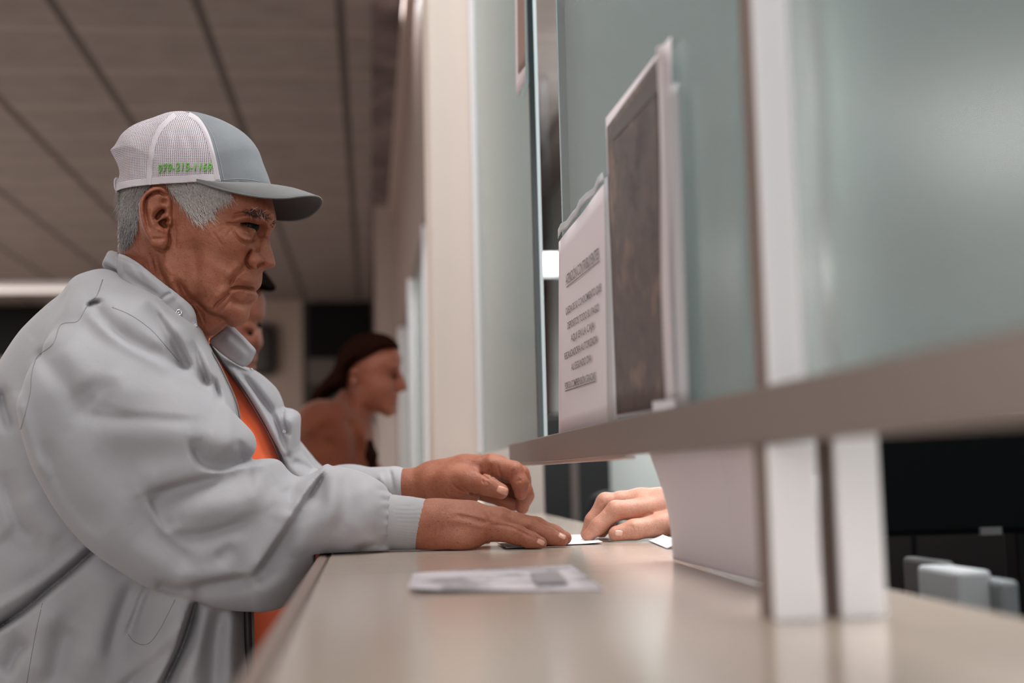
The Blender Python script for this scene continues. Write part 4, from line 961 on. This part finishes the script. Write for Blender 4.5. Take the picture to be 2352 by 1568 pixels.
# posts of the farther service windows
for px, yq, w_ in ((983, 4.45, .024), (948, 5.7, .030), (924, 7.6, .034)):
    x_ = float(on_y(px, 900, yq)[0]); lab = {983: 'white window post close beside the cream pillar', 948: 'white window post in front of the woman\'s forehead', 924: 'farthest white window post, past the woman\'s face'}[px]
    post('window_post', x_ - w_ / 2, x_ + w_ / 2, COUNTER_Z, 2.03, lab, 'white posts of the farther service windows', yq, .03, M_alu)
def far_pane(y0, y1, lab):
    g = empty('glass_pane', (.22, (y0 + y1) / 2, 1.2), lab, 'glass pane', 'panes of the farther service windows'); box('glass', (.222, y0, COUNTER_Z), (.23, y1, 2.03), M_glass, g)
far_pane(4.5, 5.68, 'glass pane between the first two white window posts past the pillar'); far_pane(5.75, 7.58, 'glass pane between the second and third white window posts')
# ---------------------------------------------------------------- papers
def sheet(name, corners, m, label=None, cat=None, nu=14, nv=14, bow=lambda a, b: (0, 0, 0), th=.0004, par=None, smooth=True):
    """thin sheet from four corners (left-bottom, right-bottom, right-top, left-top), with its own curl"""
    A, B_, C_, D_ = (np.asarray(c, float) for c in corners); V = []; Fc = []
    for i in range(nu):
        for j in range(nv):
            a, b = i / (nu - 1), j / (nv - 1); V.append((A * (1 - a) + B_ * a) * (1 - b) + (D_ * (1 - a) + C_ * a) * b + np.array(bow(a, b)))
    for i in range(nu - 1):
        for j in range(nv - 1): Fc.append((i * nv + j, (i + 1) * nv + j, (i + 1) * nv + j + 1, i * nv + j + 1))
    o = link_mesh(name, V, Fc, m, par, smooth); s = o.modifiers.new('thick', 'SOLIDIFY'); s.thickness = th; s.offset = 0
    if label: tag(o, label, cat)
    return o
M_paper = mat('white_paper', (226, 216, 220), .7); M_paper2 = mat('bright_paper', (214, 212, 216), .6)
def text_on(s, p0, p1, h, m, par, up=(0, 0, 1), lift=(-.0006, 0, 0), name='lettering', bold=.0):
    cu = bpy.data.curves.new('t', 'FONT'); cu.body = s; cu.size = 1; cu.offset = bold; to = bpy.data.objects.new('t', cu); COL.objects.link(to); bpy.context.view_layer.update()
    me = bpy.data.meshes.new_from_object(to.evaluated_get(bpy.context.evaluated_depsgraph_get())); bpy.data.objects.remove(to); bpy.data.curves.remove(cu)
    co = np.zeros(len(me.vertices) * 3); me.vertices.foreach_get('co', co); co = co.reshape(-1, 3); x0, x1 = co[:, 0].min(), co[:, 0].max(); p0, p1 = np.asarray(p0, float), np.asarray(p1, float)
    w = p0 + np.outer((co[:, 0] - x0) / (x1 - x0), p1 - p0) + np.outer(co[:, 1] / .70 * h, np.array(up, float)) + np.array(lift)
    fs = [tuple(p.vertices) for p in me.polygons]; bpy.data.meshes.remove(me)
    return link_mesh(name, w, fs, m, par)
XS = XG + .0105
gx = lambda px, py, dx=0.: on_x(px, py, XS + dx)
# white notice
nt_ = sheet('notice', [gx(1287, 995), gx(1424, 962), gx(1397, 416), gx(1287, 556)], M_paper, 'white printed notice with underlined heading taped to the glass', 'notice', bow=lambda a, b: (-.0015 * math.sin(a * 9) * .4 - .002, 0, 0))
M_ink = mat('grey_ink', (118, 108, 104), .8)
for s_, l, r, h in (('ATENCIÓN CONTRIBUYENTES', (1307, 655), (1384, 594), .0125), ('QUEDA DE SU CONOCIMIENTO QUE', (1307, 723), (1389, 668), .0085), ('DEPOSITOS TODO SU PAGO', (1311, 756), (1384, 714), .0085), ('AQUI EN LA CAJA', (1319, 785), (1373, 754), .0085),
                    ('RECAUDADORA AUTORIZADA', (1304, 826), (1381, 786), .0085), ('AL SEGUNDO DIA', (1320, 851), (1366, 830), .0085), ('POR SU COMPRENSIÓN GRACIAS', (1305, 894), (1376, 871), .0085)):
    text_on(s_, gx(*l), gx(*r), h, M_ink, nt_, lift=(-.0042, 0, 0), bold=.012)
for l, r in (((1308, 661), (1386, 600)), ((1305, 899), (1377, 876))):
    p, q = gx(*l), gx(*r); link_mesh('underline', [p + (-.0042, 0, 0), q + (-.0042, 0, 0), q + (-.0042, 0, .0012), p + (-.0042, 0, .0012)], [(0, 1, 2, 3)], M_ink, nt_)
ms_ = mat('clear_sleeve', (205, 208, 212), .25); sheet('sleeve_strip', [gx(1287, 548), gx(1397, 408), gx(1394, 392), gx(1287, 528)], ms_, nu=10, nv=4, bow=lambda a, b: (-.003 - .002 * math.sin(a * 14), 0, .002 * math.sin(a * 23)), par=nt_)
sheet('sleeve_strip', [gx(1404, 968), gx(1426, 962), gx(1412, 396), gx(1396, 412)], ms_, nu=4, nv=10, bow=lambda a, b: (-.004, 0, 0), par=nt_)
# dark poster in a plastic sleeve
mp = mat('dark_photo_print', (96, 82, 80), .6); t = NT(mp); n = t.noise(14, 5, .6); n2 = t.noise(60, 4, .6)
c = t.ramp(n.outputs[0], [(.32, lin((40, 36, 40))), (.48, lin((92, 80, 78))), (.56, lin((84, 72, 70))), (.68, lin((150, 124, 108)))]); t.base(t.mix(.35, c.outputs[0], t.ramp(n2.outputs[0], [(.3, lin((70, 62, 62))), (.7, lin((130, 114, 110)))]).outputs[0]))
pst = sheet('poster', [gx(1426, 958), gx(1560, 934), gx(1552, 84), gx(1400, 272)], M_paper, 'dark photo poster with a white border in a plastic sleeve on the glass', 'poster', bow=lambda a, b: (-.004, 0, 0))
sheet('picture', [gx(1428, 952), gx(1546, 934), gx(1523, 132), gx(1406, 292)], mp, bow=lambda a, b: (-.0052, 0, 0), par=pst)
link_mesh('title_band', [gx(1406, 292, -.0060), gx(1523, 132, -.0060), gx(1523, 196, -.0060), gx(1408, 322, -.0060)], [(0, 1, 2, 3)], mat('dark_band', (66, 56, 54), .4), pst)
sheet('plastic_sleeve', [gx(1552, 938), gx(1572, 932), gx(1546, 100), gx(1530, 120)], mat('glossy_sleeve', (196, 186, 188), .3), nu=6, nv=24, bow=lambda a, b: (-.006 - .005 * math.sin(a * 3.1) - .0012 * math.sin(b * 6), 0, 0), par=pst)
sheet('plastic_sleeve', [gx(1580, 930), gx(1598, 926), gx(1572, 190), gx(1560, 210)], mat('sheer_sleeve', (178, 176, 178), .3), nu=6, nv=24, bow=lambda a, b: (-.005 - .006 * math.sin(a * 3.1), 0, 0), par=pst)
link_mesh('white_tab', [gx(1500, 944, -.012), gx(1552, 936, -.012), gx(1550, 916, -.012), gx(1498, 922, -.012)], [(0, 1, 2, 3)], M_paper2, pst)
# small brown-printed paper at the top of the dark-edged pane
p2 = sheet('flyer', [on_x(1187, 224, XG), on_x(1208, 186, XG), on_x(1203, -260, XG), on_x(1183, -160, XG)], M_paper, 'small flyer with brown print high on the dark-edged glass pane', 'flyer', bow=lambda a, b: (-.001, 0, 0))
sheet('print', [on_x(1190, 170, XG - .002), on_x(1206, 150, XG - .002), on_x(1202, -250, XG - .002), on_x(1187, -160, XG - .002)], mat('brown_print', (150, 116, 104), .6), par=p2)
# white sheet hanging from the rail onto the counter
BL, BR_ = on_z(1546, 1285, COUNTER_Z + .0008), on_z(1768, 1347, COUNTER_Z + .0008); TL = on_x(1490, 1038, XG + .042); TR = on_x(1772, 1010, XG + .042)
sheet('hanging_paper', [BL, BR_, TR, TL], M_paper, 'plain white paper sheet hanging below the rail in front of the clerk\'s wrist', 'paper', 40, 24, bow=lambda a, b: (.006 * math.sin(b * 3.14) + .004 * math.exp(-((a - .62) / .03) ** 2) * b, 0, 0))
# papers on the counter
def lay(px, py, h=.0006): return on_z(px, py, COUNTER_Z + h)
mform = mat('printed_form_paper', (214, 206, 212), .6); t = NT(mform); n = t.noise(22, 4, .7); t.base(t.ramp(n.outputs[0], [(.40, lin((150, 142, 146))), (.52, lin((212, 204, 210)))]).outputs[0])
fm = sheet('printed_form', [lay(938, 1360, .0012), lay(1388, 1352, .0012), lay(1312, 1296, .0012), lay(948, 1316, .0012)], mform, 'printed form lying alone on the near counter top', 'form', bow=lambda a, b: (0, 0, .004 * (1 - a) ** 6 * (1 - b) + .0005 * math.sin(a * 5)))
link_mesh('photo_print', [lay(1230, 1340, .0034), lay(1306, 1337, .0034), lay(1282, 1311, .0034), lay(1216, 1314, .0034)], [(0, 1, 2, 3)], mat('grey_print', (150, 143, 145), .7), fm)
sheet('receipt', [lay(1168, 1255), lay(1385, 1249), lay(1345, 1228), lay(1190, 1234)], M_paper2, 'white receipt under the old man\'s fingertips and the clerk\'s finger', 'receipt', bow=lambda a, b: (0, 0, .0006 + .002 * a ** 6 * (1 - b)))
cd_ = sheet('identity_card', [lay(1163, 1257, .0022), lay(1250, 1254, .0022), lay(1222, 1243, .0022), lay(1140, 1245, .0022)], mat('card_white', (188, 172, 164), .35), 'small printed card with dark and red patches under the old man\'s palm', 'card', th=.0009)
link_mesh('card_print', [lay(1166, 1256, .0029), lay(1238, 1254, .0029), lay(1214, 1245, .0029), lay(1148, 1247, .0029)], [(0, 1, 2, 3)], mat('card_ink', (76, 44, 40), .4), cd_)
sheet('paper_slip', [lay(1488, 1240, .002), lay(1532, 1259, .001), lay(1560, 1249, .006), lay(1520, 1234, .004)], M_paper2, 'small white paper slip beside the clerk\'s thumb', 'paper', bow=lambda a, b: (0, 0, .004 * b * b))
# ---------------------------------------------------------------- the clerk's side
mo = empty('monitor', on_y(2180, 1216, 1.16), 'black computer monitor seen from behind under the rail', 'monitor')
p, q = on_y(2012, 960, 1.16), on_y(2600, 1216, 1.16)
bm = bmesh.new(); box_bm(bm, np.array([p[0], 1.16, q[2]]), np.array([q[0], 1.185, ZR0 + .03]), .006); from_bm('screen_housing', bm, mat('monitor_black', (5, 7, 9), .6, 0, .08), mo)
bm = bmesh.new(); box_bm(bm, np.array([.62, 1.17, .80]), np.array([.68, 1.20, q[2] + .04]), .004); from_bm('stand', bm, M_dark, mo); box('monitor_foot', (.52, 1.175, .7955), (.78, 1.30, .81), M_dark, mo, .003)
pl, ql = on_y(2250, 1211, 1.158), on_y(2300, 1227, 1.158); box('maker_plate', (pl[0], 1.156, ql[2]), (ql[0], 1.16, pl[2]), mat('grey_plate', (92, 92, 92), .5), mo)
dk = empty('clerk_desk', (.85, 1.5, 0), 'dark desk on the clerk\'s side below the counter edge', 'desk'); box('desk_top', (XR + .01, .4, .765), (1.10, 2.5, .795), mat('dark_desk', (26, 24, 24), .6), dk, .003)
for yy_ in (.45, 2.4): box('desk_leg', (XR + .03, yy_, 0), (XR + .08, yy_ + .05, .765), M_dark, dk); box('desk_leg', (1.03, yy_, 0), (1.08, yy_ + .05, .765), M_dark, dk)
lc = empty('added_cabinet', (1.12, 1.7, 0), 'added black cabinet keeping the wall behind the monitor dark', 'cabinet'); box('cabinet_body', (1.12, .2, 0), (1.295, 3.3, 1.08), mat('cabinet_matt_black', (7, 8, 9), .7, 0, .08), lc, .004)  # added black block so the lit wall beyond the desk reads dark
for k_ in range(4): box('cabinet_door', (1.11, .22 + k_ * .77, .06), (1.122, .97 + k_ * .77, 1.06), M_dark, lc, .002)
def deskbox(name, x0, y0, x1, y1, yd, m, lab, cat, z0=.795):
    p, q = on_y(x0, y0, yd), on_y(x1, y1, yd); return tag(box(name, (p[0], yd, z0), (q[0], yd + .08, p[2]), m, None, .004), lab, cat)
deskbox('tissue_box', 2198, 1312, 2282, 1366, 1.02, mat('dim_white_box', (170, 172, 174), .7), 'pale box on the clerk\'s desk under the monitor', 'box')
deskbox('desk_calendar', 2298, 1334, 2346, 1400, 1.0, mat('dim_grey_card', (120, 124, 126), .7), 'grey card calendar on the desk at the right edge of the view', 'calendar')
deskbox('pen_cup', 2156, 1290, 2196, 1310, 1.09, mat('grey_cup', (84, 84, 84), .6), 'small dark cup with a grey rim on the desk beside the pale box', 'cup')
fc_ = empty('filing_cabinet', on_y(1330, 1150, 4.2) * np.array([1, 1, 0]), 'black double-door cabinet with a grey centre strip behind the clerk\'s fingers', 'cabinet')
p, q = on_y(1244, 950, 4.2), on_y(1406, 1200, 4.2); z_ = float(p[2])
box('cabinet_body', (p[0], 4.22, 0), (q[0], 4.6, z_), M_dark, fc_); xm0, xm1 = float(on_y(1311, 1100, 4.2)[0]), float(on_y(1328, 1100, 4.2)[0])
box('cabinet_door', (p[0], 4.20, .05), (xm0, 4.22, z_ - .01), mat('cabinet_black', (14, 14, 16), .5), fc_, .002); box('cabinet_door', (xm1, 4.20, .05), (q[0], 4.22, z_ - .01), mat('cabinet_black2', (16, 18, 22), .5), fc_, .002); box('centre_strip', (xm0, 4.195, 0), (xm1, 4.22, z_), mat('strip_grey', (104, 96, 92), .6), fc_)
ch = empty('office_chair', on_y(1378, 1180, 3.45) * np.array([1, 1, 0]), 'black office chair with a rounded back behind the clerk\'s hand', 'chair')
CB = Vol(1335, 1440, 1110, 1290, 3.3, 3.6, .006); CB.inflate([(1352, 1160), (1366, 1136), (1392, 1128), (1412, 1134), (1420, 1170), (1420, 1280), (1352, 1280)], 3.45, .035, .04); CB.mesh('backrest', M_dark, ch)
cx_ = float(ch.location.x); box('seat', (cx_ - .18, 3.46, .46), (cx_ + .26, 3.92, .53), M_dark, ch, .03); tube('gas_stem', [(cx_, 3.69, .08), (cx_, 3.69, .46)], .03, M_dark, ch); tube('back_bar', [(cx_, 3.66, .5), (cx_, 3.48, .62), (cx_, 3.46, .95)], .018, M_dark, ch)
for k in range(5): tube('star_leg', [(cx_, 3.69, .09), (cx_ + .27 * math.cos(k * 1.2566), 3.69 + .27 * math.sin(k * 1.2566), .04)], .02, M_dark, ch, 8, [.024, .014])
wl = empty('wall_lamp', on_y(1262, 605, 6.), 'bright white lamp seen through the gap between the glass panes', 'lamp'); p, q = on_y(1235, 583, 6.), on_y(1290, 628, 6.)
me_ = mat('lamp_glow', (255, 255, 255), .5); me_.node_tree.nodes['Principled BSDF'].inputs['Emission Color'].default_value = (.95, .98, 1, 1); me_.node_tree.nodes['Principled BSDF'].inputs['Emission Strength'].default_value = 2.5
box('lamp_shade', (p[0], 6., q[2]), (q[0], 6.08, p[2]), me_, wl, .01); tube('lamp_stem', [((p[0] + q[0]) / 2, 6.04, p[2]), ((p[0] + q[0]) / 2, 6.04, ZCEIL)], .008, M_dark, wl)
# ---------------------------------------------------------------- light: daylight from the glazed front behind the camera, plus added fill lights without fixtures
def area(name, loc, to, sx_, sy_, power, col=(1, 1, 1)):
    L = bpy.data.lights.new(name, 'AREA'); L.shape = 'RECTANGLE'; L.size = sx_; L.size_y = sy_; L.energy = power; L.color = col
    o = bpy.data.objects.new(name, L); COL.objects.link(o); o.location = loc; o.rotation_euler = (Vector(to) - Vector(loc)).to_track_quat('-Z', 'Y').to_euler(); return o
area('window_daylight', (-.6, -3.4, 1.9), (-.2, 2, 1.35), 4.2, 2.0, 108, (1, .985, .985))
area('counter_fill', (-.35, .7, ZCEIL - .03), (-.3, .9, 0), 1.2, 1.2, 22, (1, .97, .94))  # added fill, brightens the pillar face and the man from above
area('side_fill', (-5.9, 5.5, 1.6), (0, 5.5, 1.5), 11, 1.8, 170, (1, .95, .92))  # added panel along the left wall, no window there; lights rail and hall
area('counter_fill', (-.20, 2.05, ZCEIL - .03), (-.15, 2.15, 0), .8, .8, 13, (1, .97, .94))  # second added fill, lifts the pillar front
area('hall_fill', (-4.0, 7., ZCEIL - .03), (-4.0, 7.01, 0), 2.5, 2.5, 190, (1, .95, .91))  # added overhead fill kept out of view, brightens the deep hall
area('hall_fill', (-4.5, 11.5, ZCEIL - .03), (-4.5, 11.51, 0), 1.4, 1.6, 150, (1, .95, .91))  # another unseen fill, added for the far end of the hall
area('clerk_fill', (.80, 1.6, ZCEIL - .03), (.85, 1.7, 0), .7, 2.4, 125, (1, 1, 1))  # added fill that brightens the clerk's side and its wall
area('clerk_fill', (.80, 5.6, ZCEIL - .03), (.85, 5.7, 0), .7, 2.4, 180, (1, 1, 1))  # added fill farther along the clerk's room
w = bpy.data.worlds.new('hall_ambient'); sc.world = w; w.use_nodes = True; bg = w.node_tree.nodes['Background']; bg.inputs[0].default_value = (1, .98, .98, 1); bg.inputs[1].default_value = .35
sc.view_settings.view_transform = 'Standard'; sc.view_settings.look = 'None'; sc.view_settings.gamma = 1; sc.view_settings.exposure = -.42; sc.view_settings.use_curve_mapping = False
sc.cycles.max_bounces = 8; sc.cycles.transparent_max_bounces = 24; sc.cycles.use_denoising = True; sc.cycles.sample_clamp_indirect = 6
# ================================================================ people
HR = hand_vol_right(); HLf = hand_vol_left()
def legs_vol(px_hip, w, z_top, xhip, spread, res=.012): pass
man = join_body('person', [H.extract()[:2], HR.extract()[:2], HLf.extract()[:2]], M_skin)
tag(man, 'old man in trucker cap and pale grey jacket resting his hands on the counter', 'person')
make_eye(man); make_hair(man); make_cap(man); make_clothes(man)
nail(HR, 1242, 1245, 9, 5.5, .45, M_nail, man); nail(HR, 1291, 1231, 9, 5.5, .45, M_nail, man); nail(HLf, 1154, 1126, 13, 8.5, .35, M_nail, man)
def wcone(V, a, b, ra, rb, k=.05): # world-space tapered limb into a camera-frame volume
    f = lambda p: (lambda c: np.array([c[0], c[1], -c[2]]))((np.array(p, float) - CAM) @ R_WC)
    V.cone(f(a), f(b), ra, rb, k)
def wvol(lo, hi, res):
    V = Vol.__new__(Vol); V.res = res
    c = np.array([[x, y, z] for x in (lo[0], hi[0]) for y in (lo[1], hi[1]) for z in (lo[2], hi[2])], float); q = (c - CAM) @ R_WC; q[:, 2] *= -1
    a, b = q.min(0) - .03, q.max(0) + .03; V.u, V.v, V.w = (np.arange(a[i], b[i], res, dtype=np.float32) for i in range(3)); V.d = np.full((len(V.u), len(V.v), len(V.w)), .05, np.float32); return V
def lower_body(par, x, y, ztop, m, ms, dx=0.):
    V = wvol((x - .3, y - .3, .03), (x + .3, y + .3, ztop + .1), .012)
    wcone(V, (x, y, ztop), (x - .01, y, ztop - .12), .105, .11)
    for s in (-1, 1):
        wcone(V, (x, y + s * .062, ztop - .10), (x + .02, y + s * .10, .48), .082, .068, .03); wcone(V, (x + .02, y + s * .10, .48), (x - .01, y + s * .11, .10), .068, .052, .03)
    V.mesh('trousers', m, par)
    for s in (-1, 1):
        S_ = wvol((x - .12, y + s * .11 - .07, 0), (x + .22, y + s * .11 + .07, .14), .008)
        wcone(S_, (x - .04, y + s * .11, .05), (x + .13, y + s * .115, .042), .048, .042, .02); wcone(S_, (x - .02, y + s * .11, .10), (x - .02, y + s * .11, .05), .04, .05, .02); S_.mesh('shoe', ms, par)
M_trs = mat('dark_trousers', (52, 52, 60), .85); M_shoe = mat('dark_shoe', (30, 26, 24), .5)
mx_, my_ = float(P(300, 1500, 1.66)[0]), float(P(300, 1500, 1.66)[1])
lower_body(man, mx_, my_, .80, M_trs, M_shoe)
# ---------------------------------------------------------------- woman leaning on the counter
WW = 3.3
Wm = Vol(680, 960, 740, 1120, 3.08, 3.55, .0030)
wf_ = [(884, 795), (913, 799), (920, 812), (923, 830), (919, 846), (915, 860), (914, 880), (914, 899), (915, 907), (917, 914), (914, 919), (915, 926), (910, 934), (911, 943), (905, 953), (888, 959), (866, 955), (854, 968), (852, 1000), (840, 1040), (780, 1040), (770, 960), (795, 900), (800, 850), (830, 800)]
Wm.inflate(wf_, WW, .066, .070)
Wm.inflate([(914, 850), (921, 852), (926, 864), (931, 876), (936, 888), (934, 895), (924, 899), (912, 900), (906, 890), (908, 866)], WW - .004, .012, .015, .010)
Wm.blob(900, 862, 8, -.010, 3, 3.30); Wm.stroke([(888, 846), (904, 840), (918, 845)], 4, .005, 3, 3.30)
Wm.ell((900, 863, float(Wm.front(900, 863)[0]) + .010), (.011, .010, .011), .003); Wm.stroke([(890, 866), (900, 863), (912, 866)], 2.2, -.006, 3, 3.30)
Wm.stroke([(900, 919), (907, 918), (916, 919)], 1.6, -.006, 3, 3.32); Wm.stroke([(902, 913), (914, 913)], 2.6, .003, 3, 3.32); Wm.stroke([(902, 925), (913, 925)], 3, .004, 3, 3.32); Wm.stroke([(902, 933), (910, 934)], 3, -.003, 3, 3.32)
Wm.stroke([(910, 882), (905, 890), (909, 898)], 2.4, -.005, 3, 3.32); Wm.stroke([(902, 896), (895, 908), (895, 920)], 3, -.003, 3, 3.3); Wm.stroke([(830, 930), (858, 950), (885, 955)], (5, 10), -.010, 3, 3.32)
Wm.ell((870, 890, float(Wm.front(870, 890)[0]) + .022), (.03, .022, .026), .02)
Wm.inflate([(806, 850), (815, 846), (823, 852), (824, 866), (819, 880), (812, 888), (806, 878)], 3.226, .006, .008, .003); Wm.blob(815, 864, 4, -.008, 3, 3.26)
Wm.smoothd(1)
HW = Vol(840, 900, 1060, 1110, 3.2, 3.4, .003); HW.chain([(820, 1086, 3.28, .03), (850, 1080, 3.28, .03), (872, 1090, 3.28, .02)], .01)
for k in range(4): HW.chain([(868, 1084, 3.25 + k * .02, .011), (882, 1092, 3.25 + k * .02, .010), (892, 1099, 3.25 + k * .02, .008)], .003)
HW.rest(); Wm.rest(); wo = join_body('person', [Wm.extract()[:2], HW.extract()[:2]], M_skin_w); tag(wo, 'dark-haired woman in a rust top leaning forward over the counter in profile', 'person')
hv = Vol(690, 930, 750, 1000, 3.10, 3.52, .0036)
hv.inflate([(855, 763), (888, 768), (910, 784), (919, 801), (908, 802), (890, 806), (874, 828), (850, 846), (822, 848), (810, 856), (804, 880), (790, 896), (768, 904), (746, 920), (728, 940), (707, 964), (702, 955), (714, 910), (738, 879), (765, 848), (778, 812), (798, 785), (825, 767)], WW, .070, .082)
for k, q in enumerate(([(905, 785), (860, 790), (815, 825), (790, 860)], [(890, 775), (840, 785), (800, 815)], [(880, 800), (840, 825), (805, 850)], [(790, 850), (760, 880), (725, 925)], [(800, 870), (770, 890), (735, 935)])): hv.stroke(q, 3.5, -.004, 3, 3.3)
hv.mesh('hair', M_brown, wo)
M_rust = fabric('rust_top_cloth', (124, 68, 45), (114, 60, 40), 700)
tv_ = Vol(560, 890, 870, 1340, 3.02, 3.6, .005)
tv_.inflate([(786, 892), (802, 898), (822, 930), (850, 962), (860, 985), (862, 1031), (866, 1074), (850, 1110), (830, 1140), (800, 1330), (600, 1330), (620, 1150), (660, 1020), (690, 985), (726, 952), (766, 918)], WW, .11, .155)
tv_.chain([(740, 985, 3.2, .075), (730, 1075, 3.17, .060), (742, 1090, 3.17, .055)], .03); tv_.chain([(735, 1085, 3.17, .055), (800, 1096, 3.22, .045), (845, 1084, 3.27, .036)], .02)
for q, s_, a_ in (([(700, 1000), (730, 970), (770, 945)], 10, .008), ([(790, 960), (815, 1000), (820, 1060)], 8, -.010), ([(750, 1000), (765, 1040), (760, 1075)], 10, -.008), ([(835, 990), (842, 1030), (840, 1070)], 6, .008)): tv_.stroke(q, s_, a_, 3, 3.3)
tv_.rest(); tv_.mesh('top', M_rust, wo)
lk = Vol(835, 870, 1005, 1095, 3.1, 3.3, .003); lk.chain([(850, 1015, 3.17, .008), (853, 1045, 3.165, .015), (857, 1074, 3.165, .010), (860, 1088, 3.17, .005)], .01); lk.rest(); lk.mesh('hair', M_brown, wo)  # dark oblong in front of the chest, coloured like the hair
lower_body(wo, float(P(720, 1300, WW)[0]), float(P(720, 1300, WW)[1]), .86, M_trs, M_shoe)
eb = bmesh.new(); bmesh.ops.create_uvsphere(eb, u_segments=16, v_segments=12, radius=.0105); eb.transform(Matrix.Translation(P(903, 866, float(np.nan_to_num(Wm.front(903, 866)[0], nan=3.26)) + .0075))); from_bm('eye', eb, M_dark, wo, True)
# ---------------------------------------------------------------- man standing between them, face lowered
W2 = 2.35
sm = Vol(420, 640, 580, 960, 2.18, 2.55, .0026)
sm.inflate([(450, 660), (500, 620), (560, 622), (590, 650), (600, 668), (606, 686), (608, 712), (606, 730), (600, 738), (598, 750), (600, 768), (602, 784), (600, 797), (592, 806), (588, 816), (590, 826), (584, 838), (586, 850), (572, 868), (540, 878), (520, 890), (510, 950), (430, 950), (440, 800)], W2, .075, .078)
for q, s_, a_ in (([(560, 764), (572, 764), (582, 768)], 6, -.007), ([(588, 745), (596, 745)], 5, -.005), ([(556, 750), (572, 750), (586, 756)], 5, .004), ([(586, 760), (592, 780), (594, 796)], 5, .006), ([(580, 806), (588, 808)], 3, -.004)): sm.stroke(q, s_, a_, 2, 2.36)
sm.smoothd(1)
sm.rest(); s2 = join_body('person', [sm.extract()[:2]], M_skin_w); tag(s2, 'dark-haired man looking down, half hidden behind the old man\'s chin', 'person')
h2 = Vol(420, 650, 570, 720, 2.18, 2.55, .003); h2.inflate([(440, 690), (436, 640), (470, 598), (520, 588), (560, 592), (590, 606), (606, 622), (622, 642), (632, 660), (624, 669), (606, 668), (590, 662), (560, 650), (520, 680), (490, 720)], W2, .07, .084); h2.mesh('hair', M_black, s2)
for p_ in ((571, 766), (592, 747)):
    e = bmesh.new(); bmesh.ops.create_uvsphere(e, u_segments=16, v_segments=12, radius=.0068); e.transform(Matrix.Translation(P(p_[0], p_[1], float(np.nan_to_num(sm.front(*p_)[0], nan=2.30)) + .0045))); from_bm('eye', e, M_dark, s2, True)
t2 = Vol(250, 600, 860, 1400, 2.1, 2.65, .006); t2.inflate([(430, 900), (520, 900), (560, 960), (590, 1060), (590, 1200), (560, 1390), (330, 1390), (300, 1150), (340, 980)], W2, .11, .16); t2.rest(); t2.mesh('shirt', mat('dark_blue_shirt', (60, 64, 76), .85), s2)
lower_body(s2, float(P(440, 1380, W2)[0]), float(P(440, 1380, W2)[1]), .88, M_trs, M_shoe)
# ---------------------------------------------------------------- clerk's hand
def hand_vol_clerk():
    V = Vol(1325, 1680, 1120, 1270, 1.56, 1.80, .001)
    V.chain([(1700, 1190, 1.70, .030), (1570, 1178, 1.685, .026), (1525, 1172, 1.68, .025)], .01)
    MC = {'i': (1484, 1168, 1.660, .0150), 'm': (1478, 1156, 1.682, .0155), 'r': (1480, 1156, 1.704, .0145), 'p': (1490, 1162, 1.722, .013)}
    for q in MC.values(): V.chain([(1530, 1172, 1.683, .0225), q], .016)
    V.chain([(1540, 1160, 1.68, .018), (1470, 1150, 1.684, .0145), (1425, 1148, 1.682, .0125)], .010)
    f = .003
    for ch_ in ([MC['i'], (1414, 1172, 1.648, .0122), (1374, 1208, 1.646, .0102), (1352, 1230, 1.646, .0080)], [MC['m'], (1391, 1153, 1.682, .0120), (1362, 1196, 1.680, .0102), (1347, 1226, 1.680, .0080)],
                [MC['r'], (1396, 1156, 1.708, .0115), (1368, 1200, 1.708, .0098), (1354, 1226, 1.708, .0078)], [MC['p'], (1420, 1168, 1.730, .0100), (1395, 1204, 1.730, .0088), (1382, 1224, 1.730, .0072)],
                [(1560, 1196, 1.655, .019), (1516, 1206, 1.642, .0152), (1456, 1216, 1.634, .0128), (1416, 1226, 1.632, .0105)]):
        Q = V.d.copy(); V.d[:] = .05; V.chain(ch_, .006); fd = V.d; V.d = Q; V.d = smin(V.d, fd, f)
    for q, a in (([(1400, 1158), (1392, 1166), (1390, 1178)], -.0010), ([(1450, 1206), (1456, 1216), (1454, 1228)], -.0012), ([(1446, 1206), (1449, 1216), (1448, 1228)], -.0010), ([(1462, 1208), (1465, 1218), (1463, 1230)], -.0010), ([(1470, 1186), (1488, 1178), (1500, 1180)], -.002), ([(1380, 1158), (1384, 1150)], -.0008), ([(1350, 1222), (1358, 1214)], -.0006)): V.stroke(q, 1.8, a, 1.5, 1.75, .01, 3)
    V.smoothd(1); V.rest(); return V
HC = hand_vol_clerk(); AR = wvol((.45, 1.5, 1.0), (1.2, 2.1, 1.2), .006)
ck = join_body('person', [HC.extract()[:2]], M_skin_c); tag(ck, 'clerk\'s hand and forearm reaching under the glass, one finger pressing the receipt', 'person')
nail(HC, 1421, 1224, 9, 6.5, .1, M_nail_c, ck)
wcone(AR, P(1640, 1186, 1.695), (.75, 1.78, 1.09), .036, .050); wcone(AR, (.75, 1.78, 1.09), (1.0, 1.93, 1.06), .052, .064); AR.rest(); AR.mesh('sleeve', mat('clerk_white_sleeve', (196, 198, 202), .8), ck)
bpy.context.view_layer.update()
